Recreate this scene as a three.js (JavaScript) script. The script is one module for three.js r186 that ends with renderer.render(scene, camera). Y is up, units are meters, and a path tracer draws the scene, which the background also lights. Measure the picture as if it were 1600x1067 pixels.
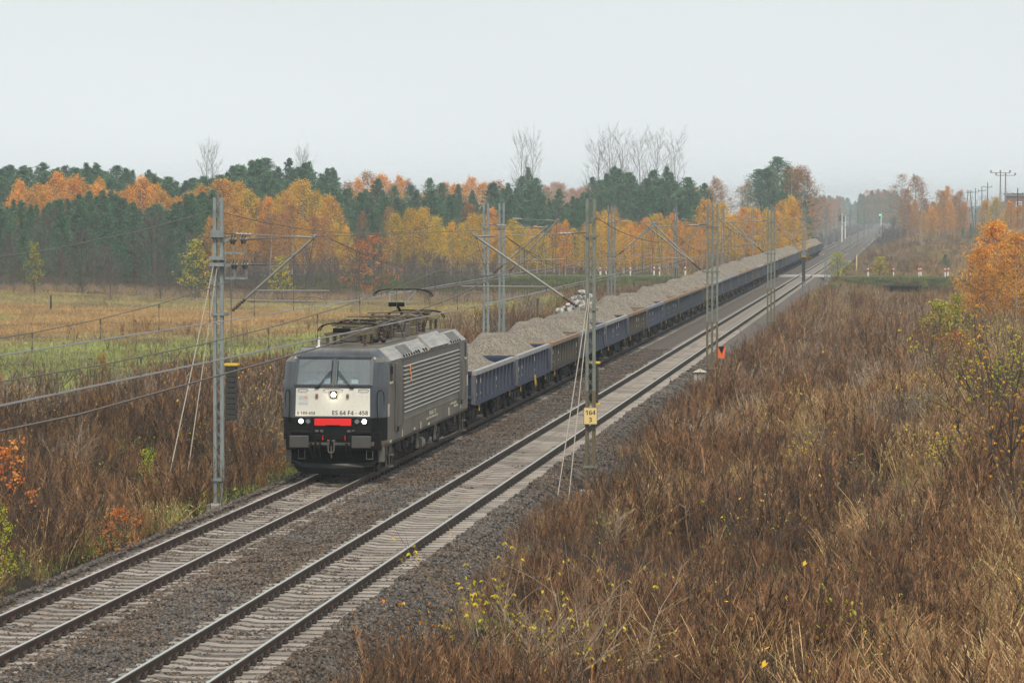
import * as THREE from 'three';
import { mergeGeometries, toCreasedNormals } from 'three/addons/utils/BufferGeometryUtils.js';
import { RoundedBoxGeometry } from 'three/addons/geometries/RoundedBoxGeometry.js';

// ---------------------------------------------------------------- camera, sky, sun, exposure
const scene = new THREE.Scene();
const EYE = 7.573, FOCAL = 5268.6, YAW = 0.116152, PITCH = 0.0385;
const camera = new THREE.PerspectiveCamera(2 * Math.atan(533.5 / FOCAL) * 180 / Math.PI, 1600 / 1067, 0.5, 12000);
camera.rotation.order = 'YXZ';
camera.position.set(0, EYE, 0);
camera.rotation.set(-PITCH, YAW, 0.001);
scene.add(camera);

const SKY_W = 1024, SKY_H = 512, skyData = new Float32Array(SKY_W * SKY_H * 4);
for (let r = 0; r < SKY_H; r++) for (let c = 0; c < SKY_W; c++) {
  const el = ((r + 0.5) / SKY_H - 0.5) * Math.PI, t = 1 - Math.exp(-Math.max(0, Math.sin(el)) / 0.035), i = (r * SKY_W + c) * 4;
  const a = [0.53, 0.552, 0.552], b = [0.405, 0.432, 0.444];
  const az = (c + 0.5) / SKY_W * Math.PI * 2, cl = 1 + 0.012 * (Math.sin(az * 9 + 3 * Math.sin(el * 11) + 1.3) + Math.sin(az * 23 + el * 40 + 2 * Math.sin(az * 5)) * 0.7 + Math.sin(el * 61 + 2.2 * Math.sin(az * 7)) * 0.8); // faint cloud layers
  for (let k = 0; k < 3; k++) skyData[i + k] = (a[k] + (b[k] - a[k]) * t) * cl;
  skyData[i + 3] = 1;
}
const skyTex = new THREE.DataTexture(skyData, SKY_W, SKY_H, THREE.RGBAFormat, THREE.FloatType);
skyTex.mapping = THREE.EquirectangularReflectionMapping; skyTex.magFilter = THREE.LinearFilter; skyTex.needsUpdate = true;
scene.background = skyTex; scene.environment = skyTex;

const sun = new THREE.DirectionalLight(0xfff3e2, 1.5);
sun.position.set(30, 170, 20); sun.target.position.set(-14, 0, -100);
sun.castShadow = true; sun.shadow.radius = 24; sun.shadow.mapSize.set(4096, 4096);
Object.assign(sun.shadow.camera, { left: -160, right: 160, top: 300, bottom: -300, near: 1, far: 900 });
scene.add(sun, sun.target);

const renderer = new THREE.WebGLRenderer({ antialias: true });
renderer.toneMapping = THREE.LinearToneMapping; renderer.toneMappingExposure = 1.9;
renderer.shadowMap.enabled = true;
scene.fog = new THREE.FogExp2(new THREE.Color().setRGB(0.86, 0.95, 1.0), 0.00033);

// ---------------------------------------------------------------- helpers
const V = (x, y, z) => new THREE.Vector3(x, y, z);
const RGB = (r, g, b) => new THREE.Color().setRGB(r, g, b);
const rngOf = (s) => () => { s = (s + 0x6d2b79f5) | 0; let t = Math.imul(s ^ (s >>> 15), 1 | s); t = (t + Math.imul(t ^ (t >>> 7), 61 | t)) ^ t; return ((t ^ (t >>> 14)) >>> 0) / 4294967296; };
const rnd = rngOf(77);
const between = (a, b, r = rnd) => a + (b - a) * r();
const clamp = (x, a = 0, b = 1) => Math.min(b, Math.max(a, x));
const mix = (a, b, t) => a + (b - a) * t;
const smooth = (a, b, x) => { const t = clamp((x - a) / (b - a)); return t * t * (3 - 2 * t); };
const hash2 = (x, y, s = 0) => { let h = Math.imul(x | 0, 374761393) ^ Math.imul(y | 0, 668265263) ^ Math.imul(s | 0, 974634711); h = Math.imul(h ^ (h >>> 13), 1274126177); return ((h ^ (h >>> 16)) >>> 0) / 4294967296; };
function noise2(x, y, s = 0, wrap = 0) {
  const ix = Math.floor(x), iy = Math.floor(y), fx = x - ix, fy = y - iy, u = fx * fx * (3 - 2 * fx), v = fy * fy * (3 - 2 * fy);
  const m = wrap ? (k) => ((k % wrap) + wrap) % wrap : (k) => k;
  return mix(mix(hash2(m(ix), m(iy), s), hash2(m(ix + 1), m(iy), s), u), mix(hash2(m(ix), m(iy + 1), s), hash2(m(ix + 1), m(iy + 1), s), u), v);
}
function fbm(x, y, s = 0, oct = 4, wrap = 0) { let a = 0.5, t = 0, n = 0; for (let o = 0; o < oct; o++) { t += a * noise2(x, y, s + o * 17, wrap); n += a; a *= 0.5; x *= 2; y *= 2; wrap *= 2; } return t / n; }

// the point of the place seen at a pixel of the photograph, at a given distance along the line
function at(px, py, z) {
  const r = (px - 800) / FOCAL, u = -(py - 533.5) / FOCAL, cp = Math.cos(PITCH), sp = Math.sin(PITCH), cy = Math.cos(YAW), sy = Math.sin(YAW);
  const w = cp + u * sp, y = -sp + u * cp, x = r * cy - w * sy, f = r * sy + w * cy, t = -z / f;
  return V(x * t, EYE + y * t, z);
}
const xAt = (px, z) => at(px, 400, z).x;

const used = new Map();
function numbered(n) { const k = used.get(n) ?? 0; used.set(n, k + 1); return k ? n + '_' + String(k).padStart(3, '0') : n; }
function tag(o, label, category, group, kind) {
  if (label) o.userData.label = label;
  if (category) o.userData.category = category;
  if (group) o.userData.group = group;
  if (kind) o.userData.kind = kind;
  return o;
}
function shade(o) { o.castShadow = true; o.receiveShadow = true; return o; }
function thing(name, label, category, group, pos = [0, 0, 0], turn = 0) {
  const g = new THREE.Group(); g.name = numbered(name); g.position.set(...pos); g.rotation.y = turn; scene.add(g);
  return tag(g, label, category, group);
}
function part(name, geo, mat, parent) { const m = shade(new THREE.Mesh(geo, mat)); m.name = name; parent.add(m); return m; }
function single(name, geo, mat, label, category, group, kind) { const m = shade(new THREE.Mesh(geo, mat)); m.name = numbered(name); scene.add(m); return tag(m, label, category, group, kind); }
const ORD = ['zeroth', 'first', 'second', 'third', 'fourth', 'fifth', 'sixth', 'seventh', 'eighth', 'ninth', 'tenth', 'eleventh', 'twelfth', 'thirteenth', 'fourteenth', 'fifteenth', 'sixteenth', 'seventeenth', 'eighteenth', 'nineteenth', 'twentieth'];
const ordinal = (n) => n <= 20 ? ORD[n] : n < 30 ? 'twenty-' + ORD[n - 20] : n === 30 ? 'thirtieth' : n < 40 ? 'thirty-' + ORD[n - 30] : n === 40 ? 'fortieth' : n < 50 ? 'forty-' + ORD[n - 40] : 'farthest';

// geometry helpers
function plain(g) { g = g.index ? g.toNonIndexed() : g; for (const k of Object.keys(g.attributes)) if (!['position', 'normal', 'uv'].includes(k)) g.deleteAttribute(k); if (!g.attributes.uv) g.setAttribute('uv', new THREE.BufferAttribute(new Float32Array(g.attributes.position.count * 2), 2)); if (!g.attributes.normal) g.computeVertexNormals(); return g; }
function metres(g, s = 1) { // uv in metres by the main direction of each face
  g = plain(g); const p = g.attributes.position, uv = new Float32Array(p.count * 2), a = V(), b = V(), c = V(), n = V();
  for (let i = 0; i < p.count; i += 3) {
    a.fromBufferAttribute(p, i); b.fromBufferAttribute(p, i + 1); c.fromBufferAttribute(p, i + 2); n.crossVectors(b.clone().sub(a), c.clone().sub(a));
    const ax = Math.abs(n.x), ay = Math.abs(n.y), az = Math.abs(n.z);
    [a, b, c].forEach((q, k) => { uv[(i + k) * 2] = (ax >= ay && ax >= az ? q.z : q.x) * s; uv[(i + k) * 2 + 1] = (ay > ax && ay > az ? q.z : q.y) * s; });
  }
  g.setAttribute('uv', new THREE.BufferAttribute(uv, 2)); return g;
}
const join = (list) => metres(mergeGeometries(list.map(plain)));
const box = (w, h, d, x = 0, y = 0, z = 0) => new THREE.BoxGeometry(w, h, d).translate(x, y, z);
const rbox = (w, h, d, x = 0, y = 0, z = 0, r = 0.02, s = 2) => new RoundedBoxGeometry(w, h, d, s, Math.min(r, w / 2.01, h / 2.01, d / 2.01)).translate(x, y, z);
const cyl = (r, h, x, y, z, axis = 'y', n = 14, r2 = r) => { const g = new THREE.CylinderGeometry(r2, r, h, n); if (axis === 'x') g.rotateZ(Math.PI / 2); if (axis === 'z') g.rotateX(Math.PI / 2); return g.translate(x, y, z); };
function rod(a, b, r, n = 6, r2 = r) { // round bar from a to b
  const d = b.clone().sub(a), g = new THREE.CylinderGeometry(r2, r, d.length(), n);
  g.applyQuaternion(new THREE.Quaternion().setFromUnitVectors(V(0, 1, 0), d.clone().normalize()));
  const m = a.clone().add(b).multiplyScalar(0.5); return g.translate(m.x, m.y, m.z);
}
function beam(a, b, w, h) { // square bar from a to b
  const d = b.clone().sub(a), g = new THREE.BoxGeometry(w, h, d.length()), m = new THREE.Matrix4().lookAt(b, a, Math.abs(d.y) > 0.95 * d.length() ? V(1, 0, 0) : V(0, 1, 0));
  g.applyMatrix4(m); const c = a.clone().add(b).multiplyScalar(0.5); return g.translate(c.x, c.y, c.z);
}
const tube = (pts, r, n = 5, seg = pts.length * 4) => new THREE.TubeGeometry(new THREE.CatmullRomCurve3(pts, false, 'centripetal'), seg, r, n, false);
function insul(a, b, r, sheds = 5) { // ribbed insulator from a to b
  const L = a.distanceTo(b), pts = [new THREE.Vector2(0.001, -L / 2), new THREE.Vector2(r * 0.5, -L / 2)];
  for (let i = 0; i < sheds; i++) { const y = -L / 2 + L * (i + 0.2) / sheds, s = L / sheds; pts.push(new THREE.Vector2(r * 0.5, y), new THREE.Vector2(r, y + s * 0.3), new THREE.Vector2(r * 0.5, y + s * 0.5)); }
  pts.push(new THREE.Vector2(r * 0.5, L / 2), new THREE.Vector2(0.001, L / 2));
  const g = new THREE.LatheGeometry(pts, 8).applyQuaternion(new THREE.Quaternion().setFromUnitVectors(V(0, 1, 0), b.clone().sub(a).normalize())), m = a.clone().add(b).multiplyScalar(0.5);
  return g.translate(m.x, m.y, m.z);
}
class Tris { // loose triangles with vertex colours: leaves, blades, twigs, stones
  constructor() { this.p = []; this.c = []; }
  tri(a, b, c, k) { this.p.push(a.x, a.y, a.z, b.x, b.y, b.z, c.x, c.y, c.z); for (let i = 0; i < 3; i++) this.c.push(k[0], k[1], k[2]); }
  quad(a, b, c, d, k) { this.tri(a, b, c, k); this.tri(a, c, d, k); }
  ribbon(pts, w0, w1, side, k) { for (let i = 0; i + 1 < pts.length; i++) { const t0 = i / (pts.length - 1), t1 = (i + 1) / (pts.length - 1), s0 = side.clone().multiplyScalar(mix(w0, w1, t0) / 2), s1 = side.clone().multiplyScalar(mix(w0, w1, t1) / 2); const A = pts[i].clone().sub(s0), B = pts[i].clone().add(s0), C = pts[i + 1].clone().add(s1), D = pts[i + 1].clone().sub(s1); if (i + 2 === pts.length && w1 === 0) this.tri(A, B, C, k); else this.quad(A, B, C, D, k); } }
  tube(pts, r0, r1, n, k) {
    let prev; const up = V(0.31, 0.9, 0.17).normalize();
    for (let i = 0; i < pts.length; i++) {
      const d = (i + 1 < pts.length ? pts[i + 1].clone().sub(pts[i]) : pts[i].clone().sub(pts[i - 1])).normalize(), x = d.clone().cross(Math.abs(d.dot(up)) > 0.95 ? V(1, 0, 0) : up).normalize(), y = d.clone().cross(x), r = mix(r0, r1, i / (pts.length - 1)), ring = [];
      for (let j = 0; j < n; j++) { const a = j / n * Math.PI * 2; ring.push(pts[i].clone().addScaledVector(x, Math.cos(a) * r).addScaledVector(y, Math.sin(a) * r)); }
      if (prev) for (let j = 0; j < n; j++) this.quad(prev[j], prev[(j + 1) % n], ring[(j + 1) % n], ring[j], k);
      prev = ring;
    }
  }
  geo() { const g = new THREE.BufferGeometry(); g.setAttribute('position', new THREE.Float32BufferAttribute(this.p, 3)); g.setAttribute('color', new THREE.Float32BufferAttribute(this.c, 3)); return g; }
}
const vary = (k, r, a = 0.25) => { const f = 1 + (r() - 0.5) * 2 * a; return [k[0] * f, k[1] * f, k[2] * f]; };

// textures: what the surfaces are made of
function texture(n, fn, srgb = true) {
  const d = new Uint8Array(n * n * 4);
  for (let y = 0; y < n; y++) for (let x = 0; x < n; x++) { const c = fn(x / n, y / n, x, y), i = (y * n + x) * 4; for (let k = 0; k < 3; k++) d[i + k] = clamp(Array.isArray(c) ? c[k] : c) * 255; d[i + 3] = 255; }
  const t = new THREE.DataTexture(d, n, n); t.wrapS = t.wrapT = THREE.RepeatWrapping; t.magFilter = THREE.LinearFilter; t.minFilter = THREE.LinearMipmapLinearFilter; t.generateMipmaps = true;
  if (srgb) t.colorSpace = THREE.SRGBColorSpace; t.needsUpdate = true; return t;
}
const rep = (t, x, y = x) => { const c = t.clone(); c.repeat.set(x, y); c.needsUpdate = true; return c; };
function cells(n, s) { // stones: jittered cells, returns per pixel [id hash, distance to edge]
  return (u, v) => { const X = u * n, Y = v * n, ix = Math.floor(X), iy = Math.floor(Y); let d1 = 9, d2 = 9, id = 0; for (let j = -1; j <= 1; j++) for (let i = -1; i <= 1; i++) { const cx = ((ix + i) % n + n) % n, cy = ((iy + j) % n + n) % n, px = ix + i + hash2(cx, cy, s), py = iy + j + hash2(cx, cy, s + 1), d = (px - X) ** 2 + (py - Y) ** 2; if (d < d1) { d2 = d1; d1 = d; id = hash2(cx, cy, s + 2); } else if (d < d2) d2 = d; } return [id, Math.sqrt(d2) - Math.sqrt(d1)]; };
}
const stoneCell = cells(44, 5);
const ballastMap = texture(512, (u, v) => { const [id, e] = stoneCell(u, v), b = 0.30 + id * 0.22, w = hash2(id * 9999, 3, 1); const k = 1; return [b * k * (w > 0.8 ? 1.25 : 1.02), b * k * (w > 0.8 ? 1.02 : 0.97), b * k * (w > 0.8 ? 0.82 : 0.93)]; });
const ballastBump = texture(512, (u, v) => { const [id, e] = stoneCell(u, v); return clamp(Math.min(1, e * 2.2) * (0.6 + id * 0.4)); }, false);
const gravelCell = cells(72, 9);
const gravelMap = texture(512, (u, v) => { const [id, e] = gravelCell(u, v), w = hash2(id * 9999, 7, 2), b = (0.50 + id * 0.36) , m = 0.9 + 0.2 * fbm(u * 6, v * 6, 3, 3, 6); return [b * m * (w > 0.7 ? 1.06 : 1), b * m * (w > 0.7 ? 0.97 : 0.955), b * m * (w > 0.7 ? 0.84 : 0.885)]; });
const gravelBump = texture(512, (u, v) => { const [id, e] = gravelCell(u, v); return clamp(Math.min(1, e * 2) * (0.5 + id * 0.5)); }, false);
const soilMap = texture(512, (u, v, x, y) => { const a = fbm(u * 8, v * 8, 21, 5, 8), b = fbm(u * 40, v * 40, 31, 3, 40), g = fbm(u * 5, v * 5, 41, 4, 5); const t = clamp((g - 0.45) * 4); const k = 0.55 + 0.5 * b; return [mix(0.44, 0.36, t) * k * (0.7 + 0.5 * a), mix(0.34, 0.36, t) * k * (0.7 + 0.5 * a), mix(0.23, 0.20, t) * k * (0.7 + 0.5 * a)]; });
const soilBump = texture(256, (u, v) => fbm(u * 24, v * 24, 51, 4, 24), false);
const concMap = texture(256, (u, v) => { const a = fbm(u * 6, v * 6, 61, 5, 6), p = hash2(u * 256, v * 256, 4); const k = 0.78 + 0.28 * a + (p - 0.5) * 0.10; return [0.76 * k, 0.735 * k, 0.705 * k]; });
const grimeMap = texture(512, (u, v) => { const st = fbm(u * 48, v * 3, 71, 4, 0), bl = fbm(u * 5, v * 5, 81, 5, 5), fi = hash2(u * 512, v * 512, 9); const k = 0.80 + 0.16 * bl + 0.16 * (st - 0.5) + (fi - 0.5) * 0.03; return [k, k * 0.985, k * 0.955]; });
const bodyGrime = texture(512, (u, v) => { const st = fbm(u * 64, v * 2, 73, 4, 0), st2 = fbm(u * 14, v * 2, 75, 3, 0), bl = fbm(u * 5, v * 5, 83, 5, 5), k = 0.70 + 0.26 * bl + 0.30 * (st - 0.5) + 0.2 * (st2 - 0.5), d = clamp((bl - 0.5) * 3); return [k * mix(1, 1.03, d), k * mix(0.99, 0.95, d), k * mix(0.97, 0.85, d)]; });
const grimeRough = texture(256, (u, v) => 0.45 + 0.4 * fbm(u * 7, v * 7, 91, 4, 7), false);
const rustMap = texture(256, (u, v) => { const a = fbm(u * 8, v * 8, 101, 5, 8), b = fbm(u * 30, v * 30, 111, 3, 30), k = 0.6 + 0.5 * b; return [mix(0.40, 0.52, a) * k, mix(0.30, 0.36, a) * k, mix(0.24, 0.27, a) * k]; });
const barkMap = texture(256, (u, v) => { const a = fbm(u * 6, v * 30, 121, 4, 0), d = a > 0.62 ? 0.25 : 1; return [0.82 * d, 0.79 * d, 0.74 * d]; });

const std = (o) => new THREE.MeshStandardMaterial({ side: THREE.DoubleSide, ...o });
const paint = (r, g, b, rough = 0.5, metal = 0, s = 0.5, o = {}) => std({ color: RGB(r, g, b), roughness: rough, metalness: metal, map: rep(grimeMap, s), roughnessMap: null, ...o });
const M = {
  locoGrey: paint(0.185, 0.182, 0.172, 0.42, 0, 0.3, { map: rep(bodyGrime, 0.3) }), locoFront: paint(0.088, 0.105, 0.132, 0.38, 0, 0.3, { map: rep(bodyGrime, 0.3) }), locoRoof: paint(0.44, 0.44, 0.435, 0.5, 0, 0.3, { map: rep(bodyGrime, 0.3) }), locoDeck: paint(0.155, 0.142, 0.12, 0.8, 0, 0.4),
  black: new THREE.MeshPhysicalMaterial({ color: RGB(0.011, 0.012, 0.014), roughness: 0.4, specularIntensity: 0.45, map: rep(grimeMap, 0.4), side: THREE.DoubleSide }), blackMatt: new THREE.MeshPhysicalMaterial({ color: RGB(0.014, 0.0135, 0.013), roughness: 0.85, specularIntensity: 0.3, map: rep(grimeMap, 0.4), side: THREE.DoubleSide }), under: paint(0.05, 0.044, 0.037, 0.85, 0, 0.6), underGrey: paint(0.15, 0.142, 0.125, 0.7, 0, 0.6),
  red: std({ color: RGB(0.86, 0.022, 0.02), roughness: 0.45 }), dullRed: std({ color: RGB(0.42, 0.05, 0.03), roughness: 0.6 }), white: std({ color: RGB(0.8, 0.8, 0.77), roughness: 0.5 }), cream: std({ color: RGB(0.62, 0.60, 0.48), roughness: 0.6 }),
  bead: paint(0.72, 0.715, 0.70, 0.4, 0, 0.5), grille: paint(0.14, 0.137, 0.126, 0.6, 0, 0.3), grillePale: paint(0.20, 0.202, 0.20, 0.6, 0, 0.3), stripe: paint(0.32, 0.295, 0.255, 0.6, 0, 0.4), orange: std({ color: RGB(0.92, 0.36, 0.03), roughness: 0.5 }),
  copper: paint(0.20, 0.165, 0.10, 0.6, 0.2, 1), insulator: std({ color: RGB(0.09, 0.06, 0.045), roughness: 0.35 }), whiteInsulator: std({ color: RGB(0.33, 0.30, 0.27), roughness: 0.3 }), silver: std({ color: RGB(0.50, 0.50, 0.49), roughness: 0.45, metalness: 0.6 }), bufferPlate: paint(0.11, 0.11, 0.108, 0.55, 0.2, 2),
  glass: new THREE.MeshPhysicalMaterial({ color: RGB(0.66, 0.76, 0.82), roughness: 0.04, transmission: 0.78, thickness: 0, ior: 1.6, side: THREE.DoubleSide }),
  lamp: std({ color: RGB(0.9, 0.9, 0.85), emissive: RGB(1, 0.97, 0.88), emissiveIntensity: 3.2, roughness: 0.2 }), lampOff: std({ color: RGB(0.45, 0.47, 0.47), roughness: 0.12, metalness: 0.7 }), lampGreen: std({ color: RGB(0.05, 0.5, 0.3), emissive: RGB(0.05, 1, 0.5), emissiveIntensity: 2.5 }),
  railSide: std({ color: RGB(0.62, 0.66, 0.70), map: rep(rustMap, 0.8), roughness: 0.85 }), railSideDark: std({ color: RGB(0.52, 0.55, 0.53), map: rep(rustMap, 0.8), roughness: 0.75 }), railTop: std({ color: RGB(0.62, 0.60, 0.57), roughness: 0.38, metalness: 0.75 }), railTopDull: std({ color: RGB(0.52, 0.55, 0.52), roughness: 0.42, metalness: 0.6 }),
  ballast: std({ map: rep(ballastMap, 0.42), bumpMap: rep(ballastBump, 0.42), bumpScale: 0.05, roughness: 0.95 }), load: std({ color: RGB(0.66, 0.655, 0.645), map: rep(gravelMap, 0.36), bumpMap: rep(gravelBump, 0.36), bumpScale: 0.045, roughness: 0.95 }),
  fastening: paint(0.028, 0.025, 0.022, 0.6, 0.2, 2), weightYellow: std({ color: RGB(0.72, 0.5, 0.04), roughness: 0.6 }),
  mast: paint(0.33, 0.385, 0.41, 0.6, 0.1, 0.7), mastFar: paint(0.27, 0.305, 0.315, 0.65, 0.1, 0.7), mastOld: paint(0.27, 0.30, 0.275, 0.65, 0.1, 0.7), mastRust: paint(0.20, 0.165, 0.105, 0.75, 0.1, 0.7), galv: paint(0.36, 0.37, 0.355, 0.55, 0.3, 0.8), wire: std({ color: RGB(0.13, 0.115, 0.10), roughness: 0.6, metalness: 0.2 }), wireBright: std({ color: RGB(0.30, 0.29, 0.29), roughness: 0.45, metalness: 0.5 }), weightDark: paint(0.06, 0.062, 0.062, 0.8, 0, 1), rope: std({ color: RGB(0.40, 0.36, 0.29), roughness: 0.8 }), steadyArm: paint(0.36, 0.27, 0.15, 0.6, 0.2, 1),
  concrete: std({ map: rep(concMap, 1), color: RGB(0.8, 0.8, 0.8), roughness: 0.9 }), road: std({ color: RGB(0.32, 0.32, 0.32), map: rep(concMap, 0.4), roughness: 0.75 }), slab: std({ color: RGB(0.95, 0.95, 0.97), map: rep(concMap, 0.4), roughness: 0.3 }), postWhite: std({ color: RGB(0.8, 0.78, 0.76), roughness: 0.6 }), postRed: std({ color: RGB(0.45, 0.07, 0.06), roughness: 0.6 }), signBoard: std({ color: RGB(0.8, 0.64, 0.35), roughness: 0.6 }), signOrange: std({ color: RGB(0.85, 0.17, 0.04), roughness: 0.6 }), brick: paint(0.30, 0.15, 0.11, 0.9, 0, 0.3),
};
const concTones = [[0.54, 0.505, 0.47], [0.64, 0.61, 0.575], [0.46, 0.43, 0.405], [0.70, 0.67, 0.635]].map((c) => std({ map: rep(concMap, 1), color: RGB(...c), roughness: 0.9 }));
const plantMat = std({ vertexColors: true, roughness: 1 }), leafMat = new THREE.MeshPhysicalMaterial({ vertexColors: true, roughness: 1, transmission: 0.3, thickness: 0, side: THREE.DoubleSide, specularIntensity: 0.2 });
const leafMats = [[1, 1, 1], [1.14, 1.1, 1.0], [0.84, 0.86, 0.92], [0.94, 1.04, 0.9]].map((c) => { const m = leafMat.clone(); m.color.setRGB(...c); return m; });

// ---------------------------------------------------------------- terrain
const XR = -11.869, XL = -16.079, MID = (XR + XL) / 2;
const CROSS = -405;                                      // the level crossing
function groundY(x, z) {
  const n = (fbm(x * 0.11 + 40, z * 0.11, 201, 3) - 0.5), n2 = (fbm(x * 0.5, z * 0.5 + 9, 205, 2) - 0.5);
  let y;
  if (x > MID) {
    const d = x - XR;                                    // right of the right track
    y = mix(-0.62, -1.15, smooth(3.4, 5.6, d)); y = mix(y, -0.85, smooth(5.8, 9, d));
    y += (n * 1.3 + n2 * 0.3) * smooth(3.5, 7, d);
    y += smooth(-66, -22, z) * 1.5 * smooth(3.0, 6.5, d);
    y += 0.9 * smooth(-6, 3, x) * smooth(-250, -120, z);
    y -= 1.15 * smooth(-150, -270, z) * (1 - smooth(-400, -430, z)) * smooth(3.6, 7, d);
    y += smooth(-430, -800, z) * 2.4 * smooth(5, 16, d);
  } else {
    const d = XL - x;
    y = mix(-0.62, -0.95, smooth(3.2, 4.6, d)); y = mix(y, -0.35, smooth(5.5, 10, d)); y = mix(y, -1.05, smooth(16, 26, d));
    y += (n * 1.1 + n2 * 0.25) * smooth(3.6, 7, d) * (1 - 0.6 * smooth(22, 34, d));
    y -= 0.9 * smooth(-250, -340, z) * (1 - smooth(-400, -425, z)) * smooth(3.6, 8, d) * (1 - smooth(50, 80, d));
    y += smooth(-350, -620, z) * 0.9 * smooth(20, 50, d);
  }
  const bank = 1 - smooth(4.2, 10.5, Math.abs(z - CROSS - 2));
  const side = smooth(3.0, 4.5, Math.abs(x - MID) - 2);
  y = mix(y, -0.16, bank * side * (x > MID ? 1 : 1 - smooth(60, 85, MID - x)));
  return y;
}
function ballastY(x, z) {                                // top of the stone bed
  const dl = Math.abs(x - XL), dr = Math.abs(x - XR), d = Math.min(dl, dr);
  let y = -0.205 + 0.012 * Math.sin(z * 2.1) * Math.sin(x * 3);
  if (d < 1.3) y = -0.196 - (1 - smooth(0.25, 0.5, d)) * 0.028 + (dl < dr ? 0.004 : 0);
  const out = Math.max(XL - 1.72 - x, x - XR - 1.72);
  if (out > 0) y -= out * 0.62;
  return y + (noise2(x * 3, z * 3, 5) - 0.5) * (d < 1.3 ? 0.03 : 0.06);
}
const xs = [], zs = [];
for (let x = -1600; x < -130; x += 90) xs.push(x);
for (let x = -130; x < -46; x += 3) xs.push(x);
for (let x = -46; x < 20; x += 0.8) xs.push(x);
for (let x = 20; x < 60; x += 4) xs.push(x);
for (let x = 60; x <= 1300; x += 90) xs.push(x);
for (let z = 120; z > -20; z -= 20) zs.push(z);
for (let z = -20; z > -150; z -= 1.0) zs.push(z);
for (let z = -150; z > -460; z -= 1.9) zs.push(z);
for (let z = -460; z > -1000; z -= 9) zs.push(z);
for (let z = -1000; z >= -3600; z -= 100) zs.push(z);
function sheet(xs, zs, f, colorOf) {
  const nx = xs.length, nz = zs.length, p = new Float32Array(nx * nz * 3), uv = new Float32Array(nx * nz * 2), col = colorOf && new Float32Array(nx * nz * 3), idx = [];
  for (let j = 0; j < nz; j++) for (let i = 0; i < nx; i++) { const k = j * nx + i; p.set([xs[i], f(xs[i], zs[j]), zs[j]], k * 3); uv.set([xs[i], zs[j]], k * 2); if (col) col.set(colorOf(xs[i], zs[j]), k * 3); if (i + 1 < nx && j + 1 < nz) idx.push(k, k + 1, k + nx, k + 1, k + nx + 1, k + nx); }
  const g = new THREE.BufferGeometry(); g.setAttribute('position', new THREE.BufferAttribute(p, 3)); g.setAttribute('uv', new THREE.BufferAttribute(uv, 2)); if (col) g.setAttribute('color', new THREE.BufferAttribute(col, 3)); g.setIndex(idx); g.computeVertexNormals(); return g;
}
// what grows or lies on the ground: bare soil by the line, meadow strips on the left, litter under the weeds
function meadow(x, z) {                                  // 0 weeds .. 1 meadow
  const d = XL - x; return smooth(11, 15, d + (fbm(x * 0.2, z * 0.06, 301, 2) - 0.5) * 7) * smooth(-105, -140, z);
}
function meadowColor(x, z) {
  const a = fbm(x * 0.035, z * 0.016, 311, 3), b = fbm(x * 0.3, z * 0.12, 317, 3);
  let c = [0.33, 0.275, 0.125];
  const green = smooth(0.50, 0.62, a + 0.33 * smooth(-245, -205, z) + 0.35 * (b - 0.5)), brown = smooth(0.5, 0.62, fbm(x * 0.03 + 9, z * 0.03, 331, 3) + 0.18 * smooth(-225, -255, z) - 0.25 * smooth(-295, -330, z));
  c = c.map((v, k) => mix(v, [0.42, 0.25, 0.105][k], brown * 0.7)); c = c.map((v, k) => mix(v, [0.27, 0.31, 0.10][k], green * 0.9));
  return c.map((v) => v * (0.6 + 0.8 * b));
}
const ground = sheet(xs, zs, (x, z) => groundY(x, z) - (Math.abs(x - MID) < 5.4 ? 0.35 : 0), (x, z) => {
  const m = meadow(x, z), k = meadowColor(x, z), bank = 1 - smooth(6, 12, Math.abs(z - CROSS - 2)), n = fbm(x * 0.15, z * 0.15, 341, 3);
  let c = [0.10, 0.075, 0.047].map((v) => v * (0.7 + 0.6 * n)); c = c.map((v, i) => mix(v, k[i], m)); c = c.map((v, i) => mix(v, [0.13, 0.17, 0.055][i], bank * 0.85));
  return c.map((v) => v * 2.3);
});
single('ground', ground, std({ vertexColors: true, map: rep(soilMap, 0.25), bumpMap: rep(soilBump, 0.5), bumpScale: 0.06, roughness: 1 }), null, null, null, 'structure');

// stone bed of the two tracks
const bx = [], bz = [];
for (let x = XL - 2.9; x <= XR + 2.95; x += 0.15) bx.push(x);
for (let z = -30; z > -180; z -= 0.4) bz.push(z);
for (let z = -180; z > -700; z -= 3) bz.push(z);
for (let z = -700; z >= -3400; z -= 60) bz.push(z);
single('ballast_bed', sheet(bx, bz, ballastY), M.ballast, null, null, null, 'structure');

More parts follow.
